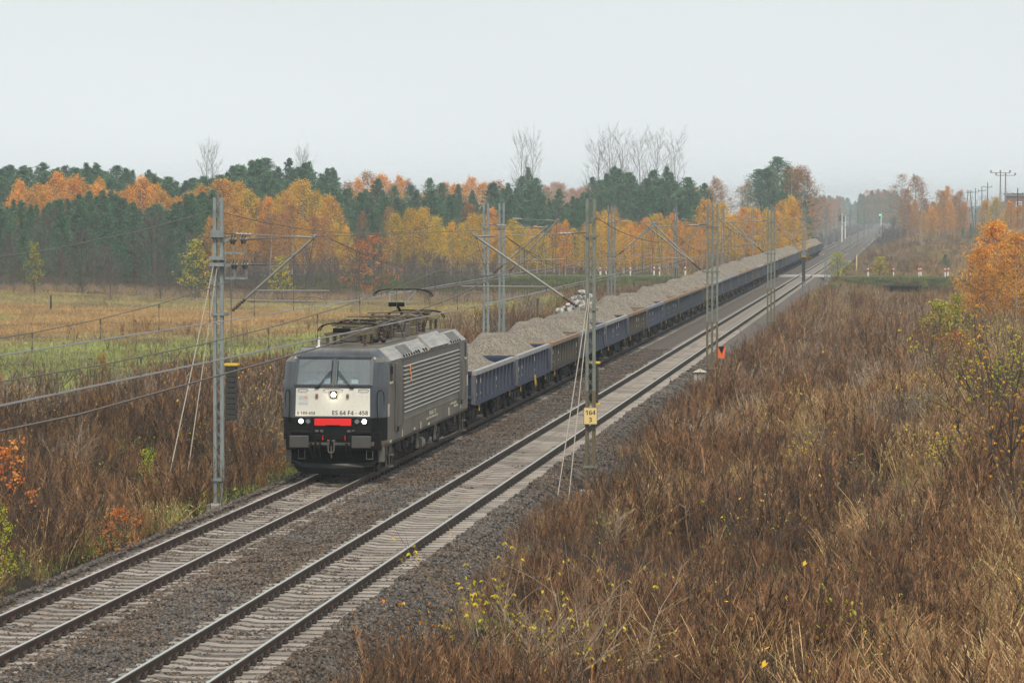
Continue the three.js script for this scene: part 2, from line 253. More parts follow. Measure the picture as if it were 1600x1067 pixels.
// loose stones over the near part of the bed, laid as half-metre patches
{
  const tones = [[0.125, 0.11, 0.10], [0.085, 0.078, 0.074], [0.17, 0.15, 0.13], [0.20, 0.14, 0.095], [0.065, 0.058, 0.054], [0.22, 0.205, 0.185]];
  const patches = [];
  for (let v = 0; v < 5; v++) {
    const r = rngOf(900 + v), t = new Tris();
    for (let i = 0; i < 78; i++) {
      const ico = new THREE.IcosahedronGeometry(1, 0).attributes.position, s = between(0.017, 0.036, r), q = new THREE.Quaternion().setFromEuler(new THREE.Euler(r() * 6, r() * 6, r() * 6)), sc = V(s * between(0.8, 1.5, r), s * between(0.6, 1, r), s * between(0.8, 1.4, r)), o = V((r() - 0.5) * 0.56, between(-0.012, 0.02, r), (r() - 0.5) * 0.56), k = vary(tones[Math.floor(r() ** 1.3 * tones.length)], r, 0.3);
      const pt = (j) => { const d = V(ico.getX(j), ico.getY(j), ico.getZ(j)); const f = 0.75 + 0.5 * hash2(Math.round(d.x * 50), Math.round(d.y * 50 + d.z * 91), i + v * 100); return d.multiplyScalar(f).multiply(sc).applyQuaternion(q).add(o); };
      for (let j = 0; j < 60; j += 3) t.tri(pt(j), pt(j + 1), pt(j + 2), k);
    }
    patches.push(t.geo());
  }
  const spots = patches.map(() => []), m = new THREE.Matrix4(), r = rngOf(911);
  for (let z = -42; z > -190; z -= 0.5) for (let x = XL - 2.7; x < XR + 2.8; x += 0.5) {
    const d = Math.min(Math.abs(x - XL), Math.abs(x - XR));
    if (Math.abs(x - XR) < 1.25 && r() < (z < -75 ? 0.95 : 0.35)) continue;   // the right track's sleepers lie clear
    if (Math.abs(x - XL) < 1.25 && r() < 0.3) continue;
    if (z < -130 && r() < 0.4) continue;
    const y = ballastY(x, z), sx = (ballastY(x + 0.2, z) - ballastY(x - 0.2, z)) / 0.4, k = d < 1.3 ? -0.018 : 0.008;
    m.makeRotationFromEuler(new THREE.Euler(0, Math.floor(r() * 4) * Math.PI / 2, 0)); m.premultiply(new THREE.Matrix4().makeRotationZ(Math.atan(sx))); m.setPosition(x + (r() - 0.5) * 0.1, y + k, z + (r() - 0.5) * 0.1);
    spots[Math.floor(r() * patches.length)].push(m.clone());
  }
  patches.forEach((g, i) => { const im = shade(new THREE.InstancedMesh(g, plantMat, spots[i].length)); spots[i].forEach((q, k) => { im.setMatrixAt(k, q); const e = q.elements, n = fbm(e[12] * 0.6, e[14] * 0.25, 77, 3), b = smooth(0.42, 0.62, n + (Math.abs(e[12] - XL) < 1.6 ? 0.12 : -0.04)); im.setColorAt(k, RGB(mix(1, 1.07, b), mix(1, 0.97, b), mix(1, 0.88, b)).multiplyScalar(0.62 + 0.36 * hash2(e[12] * 7, e[14] * 7, 3))); }); im.name = numbered('ballast_stones'); scene.add(im); tag(im, 'loose dark grey crushed stones of the track bed', 'ballast', 'stones of the track bed', 'stuff'); });
}

// ---------------------------------------------------------------- the two tracks
function railProfile() { // foot, web, head
  const s = new THREE.Shape(); const p = [[-0.075, -0.172], [-0.075, -0.160], [-0.02, -0.146], [-0.0085, -0.13], [-0.0085, -0.052], [-0.034, -0.04], [-0.036, -0.012], [-0.028, -0.001], [0.028, -0.001], [0.036, -0.012], [0.034, -0.04], [0.0085, -0.052], [0.0085, -0.13], [0.02, -0.146], [0.075, -0.160], [0.075, -0.172]];
  p.forEach(([x, y], i) => i ? s.lineTo(x, y) : s.moveTo(x, y)); s.closePath(); return s;
}
const sleeperGeos = [0, 1, 2].map((v) => { // prestressed block: high seats, low middle
  const st = [[-1.3, -0.19, 0.11], [-1.27, -0.175, 0.125], [-0.98, -0.172, 0.135], [-0.52, -0.173, 0.13], [-0.30, -0.205, 0.105], [0.30, -0.205, 0.105], [0.52, -0.173, 0.13], [0.98, -0.172, 0.135], [1.27, -0.175, 0.125], [1.3, -0.19, 0.11]], t = [], bot = -0.40;
  const p = []; const f = (a, b, c, d) => p.push(...a, ...b, ...c, ...a, ...c, ...d);
  const ring = ([x, y, w]) => [[x, bot, -w - 0.02], [x, y - 0.02, -w], [x, y, -w + 0.025], [x, y, w - 0.025], [x, y - 0.02, w], [x, bot, w + 0.02]];
  for (let i = 0; i + 1 < st.length; i++) { const A = ring(st[i]), B = ring(st[i + 1]); for (let k = 0; k < 5; k++) f(A[k], A[k + 1], B[k + 1], B[k]); }
  for (const s of [st[0], st[st.length - 1]]) { const A = ring(s); f(A[0], A[1], A[4], A[5]); f(A[1], A[2], A[3], A[4]); }
  const g = new THREE.BufferGeometry(); g.setAttribute('position', new THREE.Float32BufferAttribute(p, 3)); return metres(g.translate(0, 0, 0)).translate(0, 0, 0);
});
function fasteningGeo() { const l = []; for (const s of [-1, 1]) for (const k of [-1, 1]) { const x = s * 0.7535 + k * 0.105; l.push(rbox(0.085, 0.035, 0.16, x, -0.152, 0, 0.012, 1), cyl(0.05, 0.065, x, -0.118, 0, 'y', 8, 0.036), cyl(0.02, 0.05, x + k * 0.01, -0.09, 0, 'y', 6)); } return join(l); }
const fastGeo = fasteningGeo();
function makeTrack(X, label, side, top, sunk) {
  const t = thing('railway_track', label, 'railway track', null, [X, 0, 0]);
  for (const s of [-1, 1]) {
    const g = metres(new THREE.ExtrudeGeometry(railProfile(), { depth: 2600, bevelEnabled: false, steps: 40 })).translate(s * 0.7535, 0, -2620);
    const r = part('rail', g, side, t);
    part('running_surface', box(0.058, 0.004, 2600, s * 0.7535, 0.0005, -1320), top, r);
  }
  const r = rngOf(X * 10 | 0), rest = [], fm = []; let n = 0;
  for (let z = -41.3; z > -640; z -= 0.6) {
    const zz = z + (r() - 0.5) * 0.035, tilt = (r() - 0.5) * 0.012;
    if (n < 300) { const m = part('sleeper', sleeperGeos[n % 3], concTones[Math.floor(r() * 4)], t); m.position.set((r() - 0.5) * 0.03, 0, zz); m.rotation.y = tilt; }
    else rest.push(box(2.6, 0.2, 0.25, 0, -0.275, zz));
    if (n < 520) fm.push(zz); n++;
  }
  part('sleepers_beyond', join(rest), concTones[1], t).userData.kind = 'stuff';
  const im = shade(new THREE.InstancedMesh(fastGeo, M.fastening, fm.length)), m = new THREE.Matrix4(); fm.forEach((z, i) => im.setMatrixAt(i, m.makeTranslation(0, 0, z))); im.name = 'rail_fastenings'; im.userData.kind = 'stuff'; t.add(im);
  return t;
}
makeTrack(XL, 'railway track under the freight train with rust brown rails', M.railSide, M.railTop);
makeTrack(XR, 'empty railway track on the right with clean pale concrete sleepers', M.railSideDark, M.railTopDull);

// ---------------------------------------------------------------- the electric locomotive
const LOCO_Z = -93.54, LOCO_L = 19.58;
function canvasTex(w, h, draw) { const c = document.createElement('canvas'); c.width = w; c.height = h; draw(c.getContext('2d'), w, h); const t = new THREE.CanvasTexture(c); t.colorSpace = THREE.SRGBColorSpace; t.magFilter = THREE.LinearFilter; return t; }
function face(a, b, c, d) { // flat sheet through four corners (bottom left, bottom right, top right, top left), uv 0..1
  const g = new THREE.BufferGeometry(); g.setAttribute('position', new THREE.Float32BufferAttribute([...a, ...b, ...c, ...a, ...c, ...d], 3)); g.setAttribute('uv', new THREE.Float32BufferAttribute([0, 0, 1, 0, 1, 1, 0, 0, 1, 1, 0, 1], 2)); g.computeVertexNormals(); return g;
}
function slab(a, b, c, d, t) { // the same with thickness t behind it, uv 0..1 on the front
  const A = [a, b, c, d].map((q) => V(...q)), n = A[1].clone().sub(A[0]).cross(A[3].clone().sub(A[0])).normalize().multiplyScalar(-t), B = A.map((q) => q.clone().add(n)), P = [], U = [];
  const f = (p, q, r, s, uv) => { P.push(...p, ...q, ...r, ...p, ...r, ...s); U.push(...(uv ? [0, 0, 1, 0, 1, 1, 0, 0, 1, 1, 0, 1] : Array(12).fill(0.5))); };
  f(A[0], A[1], A[2], A[3], true); f(B[3], B[2], B[1], B[0]); for (let i = 0; i < 4; i++) f(B[i], B[(i + 1) % 4], A[(i + 1) % 4], A[i]);
  const g = new THREE.BufferGeometry(); g.setAttribute('position', new THREE.Float32BufferAttribute(P, 3)); g.setAttribute('uv', new THREE.Float32BufferAttribute(U, 2)); g.computeVertexNormals(); return g;
}
{
  const L = LOCO_L, loco = thing('electric_locomotive', 'dark grey electric locomotive with white nose panel and red plate heading the gravel train', 'locomotive', null, [XL, 0, LOCO_Z]);
  // y, half width of body, half width of the flat nose, z of the nose
  const rings = [[0.90, 1.44, 1.10, -0.50], [1.0, 1.49, 1.12, -0.48], [1.75, 1.5, 1.13, -0.46], [2.62, 1.5, 1.12, -0.55], [3.30, 1.5, 1.11, -0.84], [3.45, 1.346, 1.04, -0.92], [3.56, 1.23, 0.97, -1.04], [3.63, 1.158, 0.91, -1.2], [3.66, 1.12, 0.88, -1.5]];
  const noseZ = (y) => { for (let i = 0; i + 1 < rings.length; i++) if (y <= rings[i + 1][0]) return mix(rings[i][3], rings[i + 1][3], (y - rings[i][0]) / (rings[i + 1][0] - rings[i][0])); return -1.5; };
  const out = ([y, w, f, z]) => { const c = z - 0.46 - Math.max(0, y - 3.3) * 0.4, m = (w + f) / 2 + 0.05, zm = mix(z, c, 0.42); const a = [[-w, c], [-m, zm], [-f, z], [f, z], [m, zm], [w, c]]; return [...a, ...a.slice().reverse().map(([x, q]) => [x, -L - q])].map(([x, q]) => [x, y, q]); };
  const P = [], quad = (a, b, c, d) => P.push(...a, ...b, ...c, ...a, ...c, ...d);
  for (let i = 0; i + 1 < rings.length; i++) { const A = out(rings[i]), B = out(rings[i + 1]); for (let k = 0; k < A.length; k++) { if (k === 2 && (i === 3 || i === 4)) continue; const n = (k + 1) % A.length; quad(A[k], A[n], B[n], B[k]); } }
  const T = out(rings[rings.length - 1]), lid = T.length / 2; for (let k = 0; k + 1 < lid; k++) quad(T[k], T[k + 1], T[T.length - 2 - k], T[T.length - 1 - k]);
  let bg = new THREE.BufferGeometry(); bg.setAttribute('position', new THREE.Float32BufferAttribute(P, 3)); bg = toCreasedNormals(metres(bg), 0.45);
  part('body', bg, M.locoGrey, loco);
  // slate coloured nose skin, black apron below the white panel
  const skin = (y0, y1, lim, off, steps) => { const q = []; const f = (a, b, c, d) => q.push(...a, ...b, ...c, ...a, ...c, ...d); for (let s = 0; s < steps; s++) { const ya = mix(y0, y1, s / steps), yb = mix(y0, y1, (s + 1) / steps); const ln = (y) => { let i = 0; while (i + 2 < rings.length && y > rings[i + 1][0]) i++; const t = (y - rings[i][0]) / (rings[i + 1][0] - rings[i][0]), r = rings[i].map((v, k) => mix(v, rings[i + 1][k], t)); const c = r[3] - 0.46 - Math.max(0, y - 3.3) * 0.4, m = (r[1] + r[2]) / 2 + 0.05; return [[-r[1] - off * 0.6, y, c], [-m - off * 0.7, y, mix(r[3], c, 0.42) + off * 0.7], [-r[2] - off * 0.2, y, r[3] + off], [r[2] + off * 0.2, y, r[3] + off], [m + off * 0.7, y, mix(r[3], c, 0.42) + off * 0.7], [r[1] + off * 0.6, y, c]]; }; const A = ln(ya), B = ln(yb); for (let k = 0; k < 5; k++) { if (lim(k, s)) continue; f(A[k], A[k + 1], B[k + 1], B[k]); } } const g = new THREE.BufferGeometry(); g.setAttribute('position', new THREE.Float32BufferAttribute(q, 3)); return toCreasedNormals(metres(g), 0.5); };
  part('nose_skin', skin(1.75, 3.30, (k, s) => k === 2 && s >= 9, 0.005, 16), M.locoFront, loco);
  part('nose_brow', skin(3.44, 3.635, () => false, 0.005, 5), M.locoFront, loco);
  part('nose_apron', skin(0.9, 1.742, () => false, 0.006, 4), M.black, loco);
  // cab behind the windscreen
  const cab = part('cab_interior', join([box(2.2, 1.05, 0.03, 0, 3.02, -2.3), box(2.1, 0.03, 1.1, 0, 3.5, -1.75), box(0.03, 0.9, 1.1, -1.2, 2.98, -1.75), box(0.03, 0.9, 1.1, 1.2, 2.98, -1.75)]), paint(0.55, 0.58, 0.60, 0.8), loco);
  part('driver_desk', join([rbox(2.1, 0.08, 0.6, 0, 2.62, -0.98), rbox(0.5, 0.16, 0.3, -0.55, 2.68, -0.95)]), paint(0.2, 0.24, 0.27, 0.6), cab);
  part('paper', join([box(0.26, 0.005, 0.2, -0.82, 2.69, -0.80), box(0.2, 0.14, 0.01, -0.2, 2.76, -0.80), box(0.2, 0.11, 0.012, 0.58, 2.75, -0.80), box(0.16, 0.09, 0.012, 0.16, 2.74, -0.80)]), M.white, cab);
  part('sun_blind', join([box(0.95, 0.1, 0.02, -0.52, 3.30, -0.98), rod(V(-1.0, 3.2, -0.96), V(-0.1, 3.21, -0.96), 0.012)]), M.blackMatt, cab); part('cab_cable', tube([V(0.12, 3.42, -1.0), V(0.2, 3.1, -0.95), V(0.42, 2.72, -0.86)], 0.014, 5, 16), M.black, cab); part('jacket', rbox(0.16, 0.5, 0.12, 1.0, 3.05, -1.5, 0.05), M.dullRed, cab);
  part('seat', join([rbox(0.45, 0.7, 0.12, 0.62, 2.9, -1.75, 0.05), rbox(0.45, 0.7, 0.12, -0.5, 2.85, -1.85, 0.05)]), M.blackMatt, cab);
  // windscreen: two panes in a frame
  const zw = (y) => noseZ(y) + 0.0, wy0 = 2.645, wy1 = 3.43;
  const wpt = (x, y, o = 0) => V(x, y, zw(y) + o);
  const frame = [[[-1.09, wy0], [1.09, wy0]], [[-1.07, wy1], [1.07, wy1]], [[-1.09, wy0], [-1.07, wy1]], [[1.09, wy0], [1.07, wy1]], [[0, wy0], [0, wy1]]].map(([a, b], i) => beam(wpt(...a, -0.005), wpt(...b, -0.005), i === 4 ? 0.085 : 0.075, 0.05));
  part('windscreen_frame', join(frame), M.locoFront, loco);
  for (const [x0, x1] of [[-1.06, -0.045], [0.045, 1.06]]) part('windscreen', face([x0, wy0 + 0.03, zw(wy0 + 0.03) - 0.02], [x1, wy0 + 0.03, zw(wy0 + 0.03) - 0.02], [x1 * 0.985, wy1 - 0.03, zw(wy1 - 0.03) - 0.02], [x0 * 0.985, wy1 - 0.03, zw(wy1 - 0.03) - 0.02]), M.glass, loco);
  for (const s of [-1, 1]) { // wipers
    const a = V(s * 0.50 + 0.04, 2.585, zw(2.6) + 0.05), k = V(s * 0.12 + 0.02, 3.05, zw(3.05) + 0.06), w = part('wiper', join([rod(a, k, 0.012), rod(a.clone().add(V(-s * 0.06, 0.02, 0)), k.clone().add(V(-s * 0.02, -0.05, 0)), 0.008), rbox(0.12, 0.045, 0.05, a.x, a.y, a.z, 0.01)]), M.black, loco);
    part('wiper_blade', join([rod(V(s * 0.09 + 0.02, 2.72, zw(2.72) + 0.03), V(s * 0.08 + 0.02, 3.34, zw(3.34) + 0.03), 0.012), rod(k, V(s * 0.085 + 0.02, 3.0, zw(3.0) + 0.03), 0.01)]), M.blackMatt, w);
  }
  // white nose panel with its lettering
  const panelTex = canvasTex(1024, 384, (g, w, h) => {
    g.fillStyle = '#dddbd0'; g.fillRect(0, 0, w, h); const r = rngOf(5);
    for (let i = 0; i < 520; i++) { const x = r() * w, y = r() * h, l = 10 + r() * 120; g.fillStyle = `rgba(${90 + r() * 40},${80 + r() * 30},${55 + r() * 25},${0.03 + r() * 0.08})`; g.fillRect(x, y, 1 + r() * 3, l); }
    for (let i = 0; i < 70; i++) { const x = w * (0.62 + 0.35 * r()), y = h * (0.15 + 0.6 * r()); g.fillStyle = `rgba(80,75,40,${0.15 + r() * 0.3})`; g.beginPath(); g.arc(x, y, 1 + r() * 3, 0, 7); g.fill(); }
    g.fillStyle = '#bcc0c0'; g.fillRect(38, 104, 130, 128); g.fillStyle = '#e9e7dd'; g.font = '46px sans-serif'; g.fillText('MRCE', 44, 196);
    g.fillStyle = '#f79a1f'; g.fillRect(120, 110, 20, 18); g.fillRect(136, 126, 20, 18);
    g.fillStyle = '#3a3c3c'; g.font = 'bold 58px sans-serif'; g.fillText('E 189-458', 24, 364, 250);
    g.fillStyle = '#161818'; g.font = 'bold 80px sans-serif'; g.fillText('ES 64 F4 - 458', 500, 366, 500);
  });
  const pz = (y) => noseZ(y) + 0.02;
  const panel = part('nose_panel', slab([-1.07, 1.785, pz(1.785)], [1.07, 1.785, pz(1.785)], [1.06, 2.565, pz(2.565)], [-1.06, 2.565, pz(2.565)], 0.012), std({ map: panelTex, roughness: 0.5 }), loco);
  for (const [x0, x1] of [[-1.0, -0.72], [-0.27, 0.28], [0.74, 1.02]]) part('grab_rail', tube([V(x0, 2.51, pz(2.51)), V(x0 + 0.01, 2.535, pz(2.53) + 0.05), V(x1 - 0.01, 2.535, pz(2.53) + 0.05), V(x1, 2.51, pz(2.51))], 0.011, 5, 12), M.underGrey, panel);
  for (const x of [-0.455, 0.425]) { const l = part('marker_socket', rbox(0.075, 0.12, 0.07, x, 2.36, pz(2.36) + 0.03, 0.015), M.stripe, panel); part('marker_lens', rbox(0.06, 0.035, 0.02, x, 2.36, pz(2.36) + 0.075, 0.008), M.dullRed, l); }
  // lamps: one high, two pairs low
  const lamp = (x, y, r, on, parent) => {
    const z = noseZ(y) + (y > 2 ? 0.034 : 0.012), o = new THREE.Group(); o.name = 'headlight'; parent.add(o);
    part('lamp_rim', new THREE.TorusGeometry(r, 0.018, 6, 20).translate(x, y, z + 0.012), M.black, o); part('lamp_lens', cyl(r, 0.02, x, y, z + 0.008, 'z', 20), on ? M.lamp : M.lampOff, o); if (on) part('lamp_bulb', cyl(r * 0.22, 0.012, x, y, z + 0.026, 'z', 10), M.lampOff, o);
    if (on) { const li = new THREE.PointLight(0xfff2d8, 0.08); li.position.set(x, y, z + 0.08); li.castShadow = true; o.add(li); }
  };
  const lh = part('lamp_housing', join([rbox(0.26, 0.27, 0.03, 0.02, 2.385, pz(2.385) + 0.004, 0.02)]), M.cream, loco); part('lamp_recess', rbox(0.205, 0.205, 0.02, 0.02, 2.39, pz(2.39) + 0.014, 0.01), M.black, lh);
  lamp(0.02, 2.39, 0.085, true, loco); lamp(-0.905, 1.64, 0.08, true, loco); lamp(0.91, 1.64, 0.08, true, loco); lamp(-0.70, 1.64, 0.08, false, loco); lamp(0.70, 1.64, 0.08, false, loco);
  part('red_plate', rbox(1.055, 0.2, 0.02, 0.005, 1.615, noseZ(1.6) + 0.02, 0.012), M.red, loco); part('plate_bracket', rbox(0.42, 0.035, 0.05, 0, 1.52, noseZ(1.5) + 0.03), M.blackMatt, loco);
  // buffer beam, buffers, coupling, plough
  part('buffer_beam', join([rbox(2.72, 0.52, 0.5, 0, 1.08, -0.78, 0.03), rbox(0.55, 0.09, 0.3, -0.86, 1.335, -0.42), rbox(0.55, 0.09, 0.3, 0.86, 1.335, -0.42), rbox(1.0, 0.16, 0.1, 0, 1.18, -0.5), box(2.5, 0.5, 0.3, 0, 0.65, -0.95)]), M.blackMatt, loco);
  part('lamp_bracket', join([rbox(0.1, 0.07, 0.03, -0.45, 1.36, -0.42), rbox(0.1, 0.07, 0.03, -0.31, 1.36, -0.42), rbox(0.1, 0.07, 0.03, 0.47, 1.36, -0.42), rbox(0.1, 0.07, 0.03, 0.6, 1.36, -0.42)]), M.underGrey, loco);
  for (const s of [-1, 1]) { const b = part('buffer', join([rbox(0.56, 0.345, 0.05, s * 0.89, 1.085, -0.025, 0.045, 3)]), M.bufferPlate, loco); part('buffer_stock', join([cyl(0.11, 0.35, s * 0.89, 1.06, -0.22, 'z'), cyl(0.16, 0.16, s * 0.89, 1.06, -0.44, 'z')]), M.blackMatt, b); }
  part('coupling_hook', join([rbox(0.07, 0.16, 0.26, 0, 1.03, -0.4, 0.02), tube([V(0, 1.12, -0.28), V(0, 1.16, -0.2), V(0, 1.08, -0.14), V(0, 0.98, -0.17)], 0.035, 6)]), M.blackMatt, loco);
  part('coupling_shackle', join([tube([V(-0.075, 1.1, -0.2), V(-0.085, 0.9, -0.18), V(-0.06, 0.78, -0.17), V(0.06, 0.78, -0.17), V(0.085, 0.9, -0.18), V(0.075, 1.1, -0.2)], 0.021, 6), cyl(0.032, 0.22, 0, 1.1, -0.2, 'x', 8), rod(V(0, 0.98, -0.2), V(0, 0.62, -0.22), 0.025)]), M.underGrey, loco);
  for (const x of [-0.62, -0.5, -0.36, 0.4, 0.52]) part('brake_hose', join([tube([V(x, 1.0, -0.46), V(x, 0.92, -0.3), V(x + 0.02, 0.72, -0.3), V(x + 0.03, 0.6, -0.42)], 0.024, 5), cyl(0.03, 0.06, x, 1.0, -0.44, 'z', 8)]), M.blackMatt, loco);
  for (const x of [-0.28, 0.36]) part('cock_handle', rbox(0.02, 0.13, 0.03, x, 1.17, -0.42, 0.006), M.red, loco);
  for (const x of [-0.9, 1.05]) part('step_frame', join([rod(V(x - 0.09, 0.82, -0.5), V(x - 0.09, 0.58, -0.5), 0.012), rod(V(x + 0.09, 0.82, -0.5), V(x + 0.09, 0.58, -0.5), 0.012), box(0.2, 0.02, 0.12, x, 0.575, -0.5)]), M.underGrey, loco);
  { // plough blade with a keel in the middle
    const p = [], tri = (a, b, c) => p.push(...a, ...b, ...c), q = (a, b, c, d) => { tri(a, b, c); tri(a, c, d); };
    const top = [[-1.22, 0.52, -0.72], [-0.9, 0.47, -0.5], [0, 0.44, -0.22], [0.9, 0.47, -0.5], [1.22, 0.52, -0.72]], mid = [[-1.16, 0.36, -0.66], [-0.88, 0.34, -0.42], [0, 0.33, -0.1], [0.88, 0.34, -0.42], [1.16, 0.36, -0.66]], low = [[-1.05, 0.2, -0.7], [-0.85, 0.17, -0.46], [0, 0.15, -0.14], [0.85, 0.17, -0.46], [1.05, 0.2, -0.7]];
    for (let i = 0; i < 4; i++) { q(top[i], mid[i], mid[i + 1], top[i + 1]); q(mid[i], low[i], low[i + 1], mid[i + 1]); const b = (v) => [v[0], v[1], v[2] - 0.05]; q(b(top[i + 1]), b(low[i + 1]), b(low[i]), b(top[i])); q(low[i], b(low[i]), b(low[i + 1]), low[i + 1]); }
    const g = new THREE.BufferGeometry(); g.setAttribute('position', new THREE.Float32BufferAttribute(p, 3)); part('plough', metres(g), M.black, loco);
  }
  for (const s of [-1, 1]) part('cab_step', join([rbox(0.18, 0.52, 0.3, s * 1.32, 0.72, -0.95, 0.03)]), M.locoGrey, loco);
  // corner handrails and mirrors
  for (const s of [-1, 1]) { part('corner_handrail', tube([V(s * 1.25, 1.55, -0.6), V(s * 1.27, 1.62, -0.56), V(s * 1.27, 2.45, -0.62), V(s * 1.33, 2.52, -0.7), V(s * 1.40, 2.45, -0.78), V(s * 1.40, 1.6, -0.76)], 0.013, 5, 26), M.blackMatt, loco); part('nose_triangle', new THREE.ExtrudeGeometry(new THREE.Shape([new THREE.Vector2(-0.045, 0), new THREE.Vector2(0.045, 0), new THREE.Vector2(0, 0.075)]), { depth: 0.006, bevelEnabled: false }).translate(s * 1.14, 3.39, noseZ(3.39) + 0.005), M.cream, loco); part('mirror', rbox(0.03, 0.22, 0.12, s * 1.54, 3.05, -1.55, 0.015), M.blackMatt, loco); }
  // sides
  for (const s of [-1, 1]) {
    const X = s * 1.5, sd = (name, y0, y1, z0, z1, m, t = 0.012, parent = loco) => part(name, metres(box(t, y1 - y0, z1 - z0, X + s * t / 2, (y0 + y1) / 2, -(z0 + z1) / 2)), m, parent);
    const gr = sd('side_grille', 1.70, 3.245, 3.85, 16.2, M.grille, 0.015);
    sd('pale_patch', 1.72, 3.03, 4.25, 5.6, M.grillePale, 0.02, gr);
    for (let i = 0; i < 12; i++) { const y = 1.705 + i * 0.1216; part('side_bead', rbox(0.05, 0.026, 12.3, X + s * 0.03, y, -10.02, 0.01, 1), M.bead, loco); part('bead_shelf', box(0.05, 0.03, 12.2, X + s * 0.025, y - 0.03, -10.02), M.grille, loco); }
    sd('side_stripe', 1.475, 1.655, 4.05, 16.1, M.stripe, 0.008);
    for (const z of [7.9, 12.0]) sd('panel_seam', 1.70, 3.245, z, z + 0.05, M.grillePale, 0.022, gr);
    for (const f of [0, 1]) { // cab doors at both ends
      const zz = (z) => f ? L - z : z, a = (n, y0, y1, z0, z1, m, t) => sd(n, y0, y1, Math.min(zz(z0), zz(z1)), Math.max(zz(z0), zz(z1)), m, t);
      a('cab_side_window', 2.72, 3.23, 1.42, 1.80, M.black, 0.006); a('window_sill', 2.66, 2.72, 1.38, 1.84, M.bead, 0.03); a('cab_door', 1.25, 3.2, 2.35, 3.2, M.locoGrey, 0.02);
      for (const z of [2.22, 3.35]) part('door_handrail', tube([V(X, 2.75, -zz(z)), V(X + s * 0.06, 2.7, -zz(z)), V(X + s * 0.06, 1.35, -zz(z)), V(X, 1.3, -zz(z))], 0.016, 5, 12), M.underGrey, loco);
      a('door_gap', 1.25, 3.2, 2.3, 2.345, M.blackMatt, 0.006); a('door_gap', 1.25, 3.2, 3.205, 3.25, M.blackMatt, 0.006); a('lock_recess', 1.22, 1.36, 2.6, 2.95, M.blackMatt, 0.03);
      a('number_plate', 1.75, 2.1, 0.99, 1.28, M.bead, 0.008); const pl = a('plate_mark', 2.0, 2.09, 1.18, 1.27, M.orange, 0.012);
    }
    // orange zigzag and small stencilled marks
    const zig = [[3.02, 4.95], [2.93, 5.03], [2.82, 4.92], [2.78, 5.12], [2.68, 5.18], [2.58, 5.1]]; for (let i = 0; i + 1 < zig.length; i++) part('zigzag_mark', beam(V(X + s * 0.062, zig[i][0], -zig[i][1]), V(X + s * 0.062, zig[i + 1][0], -zig[i + 1][1]), 0.012, 0.1), M.orange, loco);
    const marks = [[1.30, 1.42, 9.3, 10.9, 5], [1.19, 1.255, 8.7, 11.2, 11], [1.33, 1.4, 14.2, 15.6, 6], [1.22, 1.29, 15.0, 16.0, 5], [1.05, 1.12, 6.0, 6.3, 1], [1.0, 1.2, 7.4, 7.55, 1], [1.02, 1.28, 13.7, 13.9, 1], [1.0, 1.2, 3.62, 3.75, 1], [1.1, 1.45, 16.6, 16.75, 1], [0.98, 1.06, 1.25, 1.6, 3], [1.0, 1.08, 9.0, 9.4, 1]];
    for (const [y0, y1, z0, z1, n] of marks) { const l = [], w = (z1 - z0) / n, r = rngOf(z0 * 100 | 0); for (let i = 0; i < n; i++) { const zc = z0 + w * (i + 0.5), h = (y1 - y0); if (n === 1) l.push(box(0.006, h, w, X + s * 0.011, (y0 + y1) / 2, -zc)); else { l.push(box(0.006, h, w * 0.18, X + s * 0.011, (y0 + y1) / 2, -zc + w * 0.26), box(0.006, h * 0.2, w * 0.6, X + s * 0.011, r() < 0.5 ? y1 - h * 0.1 : y0 + h * 0.1, -zc)); if (r() < 0.7) l.push(box(0.006, h * 0.55, w * 0.18, X + s * 0.0112, y0 + h * (0.3 + 0.4 * r()), -zc - w * 0.26)); } } part('stencilled_mark', join(l), M.cream, loco).userData.kind = 'stuff'; }
    // sloping roof edge with vents and steps
    const A = V(s * 1.5, 3.305, 0), B = V(s * 1.135, 3.655, 0), dir = B.clone().sub(A), nrm = V(s * 0.69, 0.72, 0).normalize();
    const slope = (name, z0, z1, t0, t1, m, off, parent = loco) => { const p = (z, t, o) => A.clone().addScaledVector(dir, t).addScaledVector(nrm, o).setZ(-z).toArray(); const c = s > 0 ? slab(p(z0, t0, off), p(z1, t0, off), p(z1, t1, off), p(z0, t1, off), off + 0.02) : slab(p(z1, t0, off), p(z0, t0, off), p(z0, t1, off), p(z1, t1, off), off + 0.02); return part(name, metres(c), m, parent); };
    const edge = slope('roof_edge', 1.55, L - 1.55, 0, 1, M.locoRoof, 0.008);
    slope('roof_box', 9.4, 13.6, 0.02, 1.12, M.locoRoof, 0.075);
    for (const z of [4.2, 5.25, 15.0, 16.05]) slope('roof_vent', z, z + 0.93, 0.2, 0.86, M.grille, 0.016, edge);
    for (let z = 4.1; z < 16.6; z += 0.52) if (z < 6.6 || z > 14.6 || Math.floor(z * 2) % 3) slope('roof_cleat', z, z + 0.05, 0.0, z < 6.6 || z > 14.6 ? 0.14 : 0.2, M.blackMatt, 0.05, edge);
    part('roof_gutter', box(0.03, 0.03, 13, X + s * 0.012, 3.28, -10), M.grille, loco);
    // steps and pipes hanging below the cab doors
    for (const z of [1.75, L - 1.75]) part('door_ladder', join([rod(V(s * 1.42, 1.0, -z), V(s * 1.42, 0.25, -z), 0.02), rod(V(s * 1.42, 1.0, -z - 0.42), V(s * 1.42, 0.25, -z - 0.42), 0.02), box(0.16, 0.03, 0.44, s * 1.42, 0.27, -z - 0.21), box(0.16, 0.03, 0.44, s * 1.42, 0.6, -z - 0.21), box(0.03, 0.7, 0.3, s * 1.3, 0.62, -z - 0.2)]), M.underGrey, loco);
  }
  // roof deck and the gear on it
  part('roof_deck', metres(box(2.2, 0.03, 15.6, 0, 3.665, -L / 2)), M.locoDeck, loco);
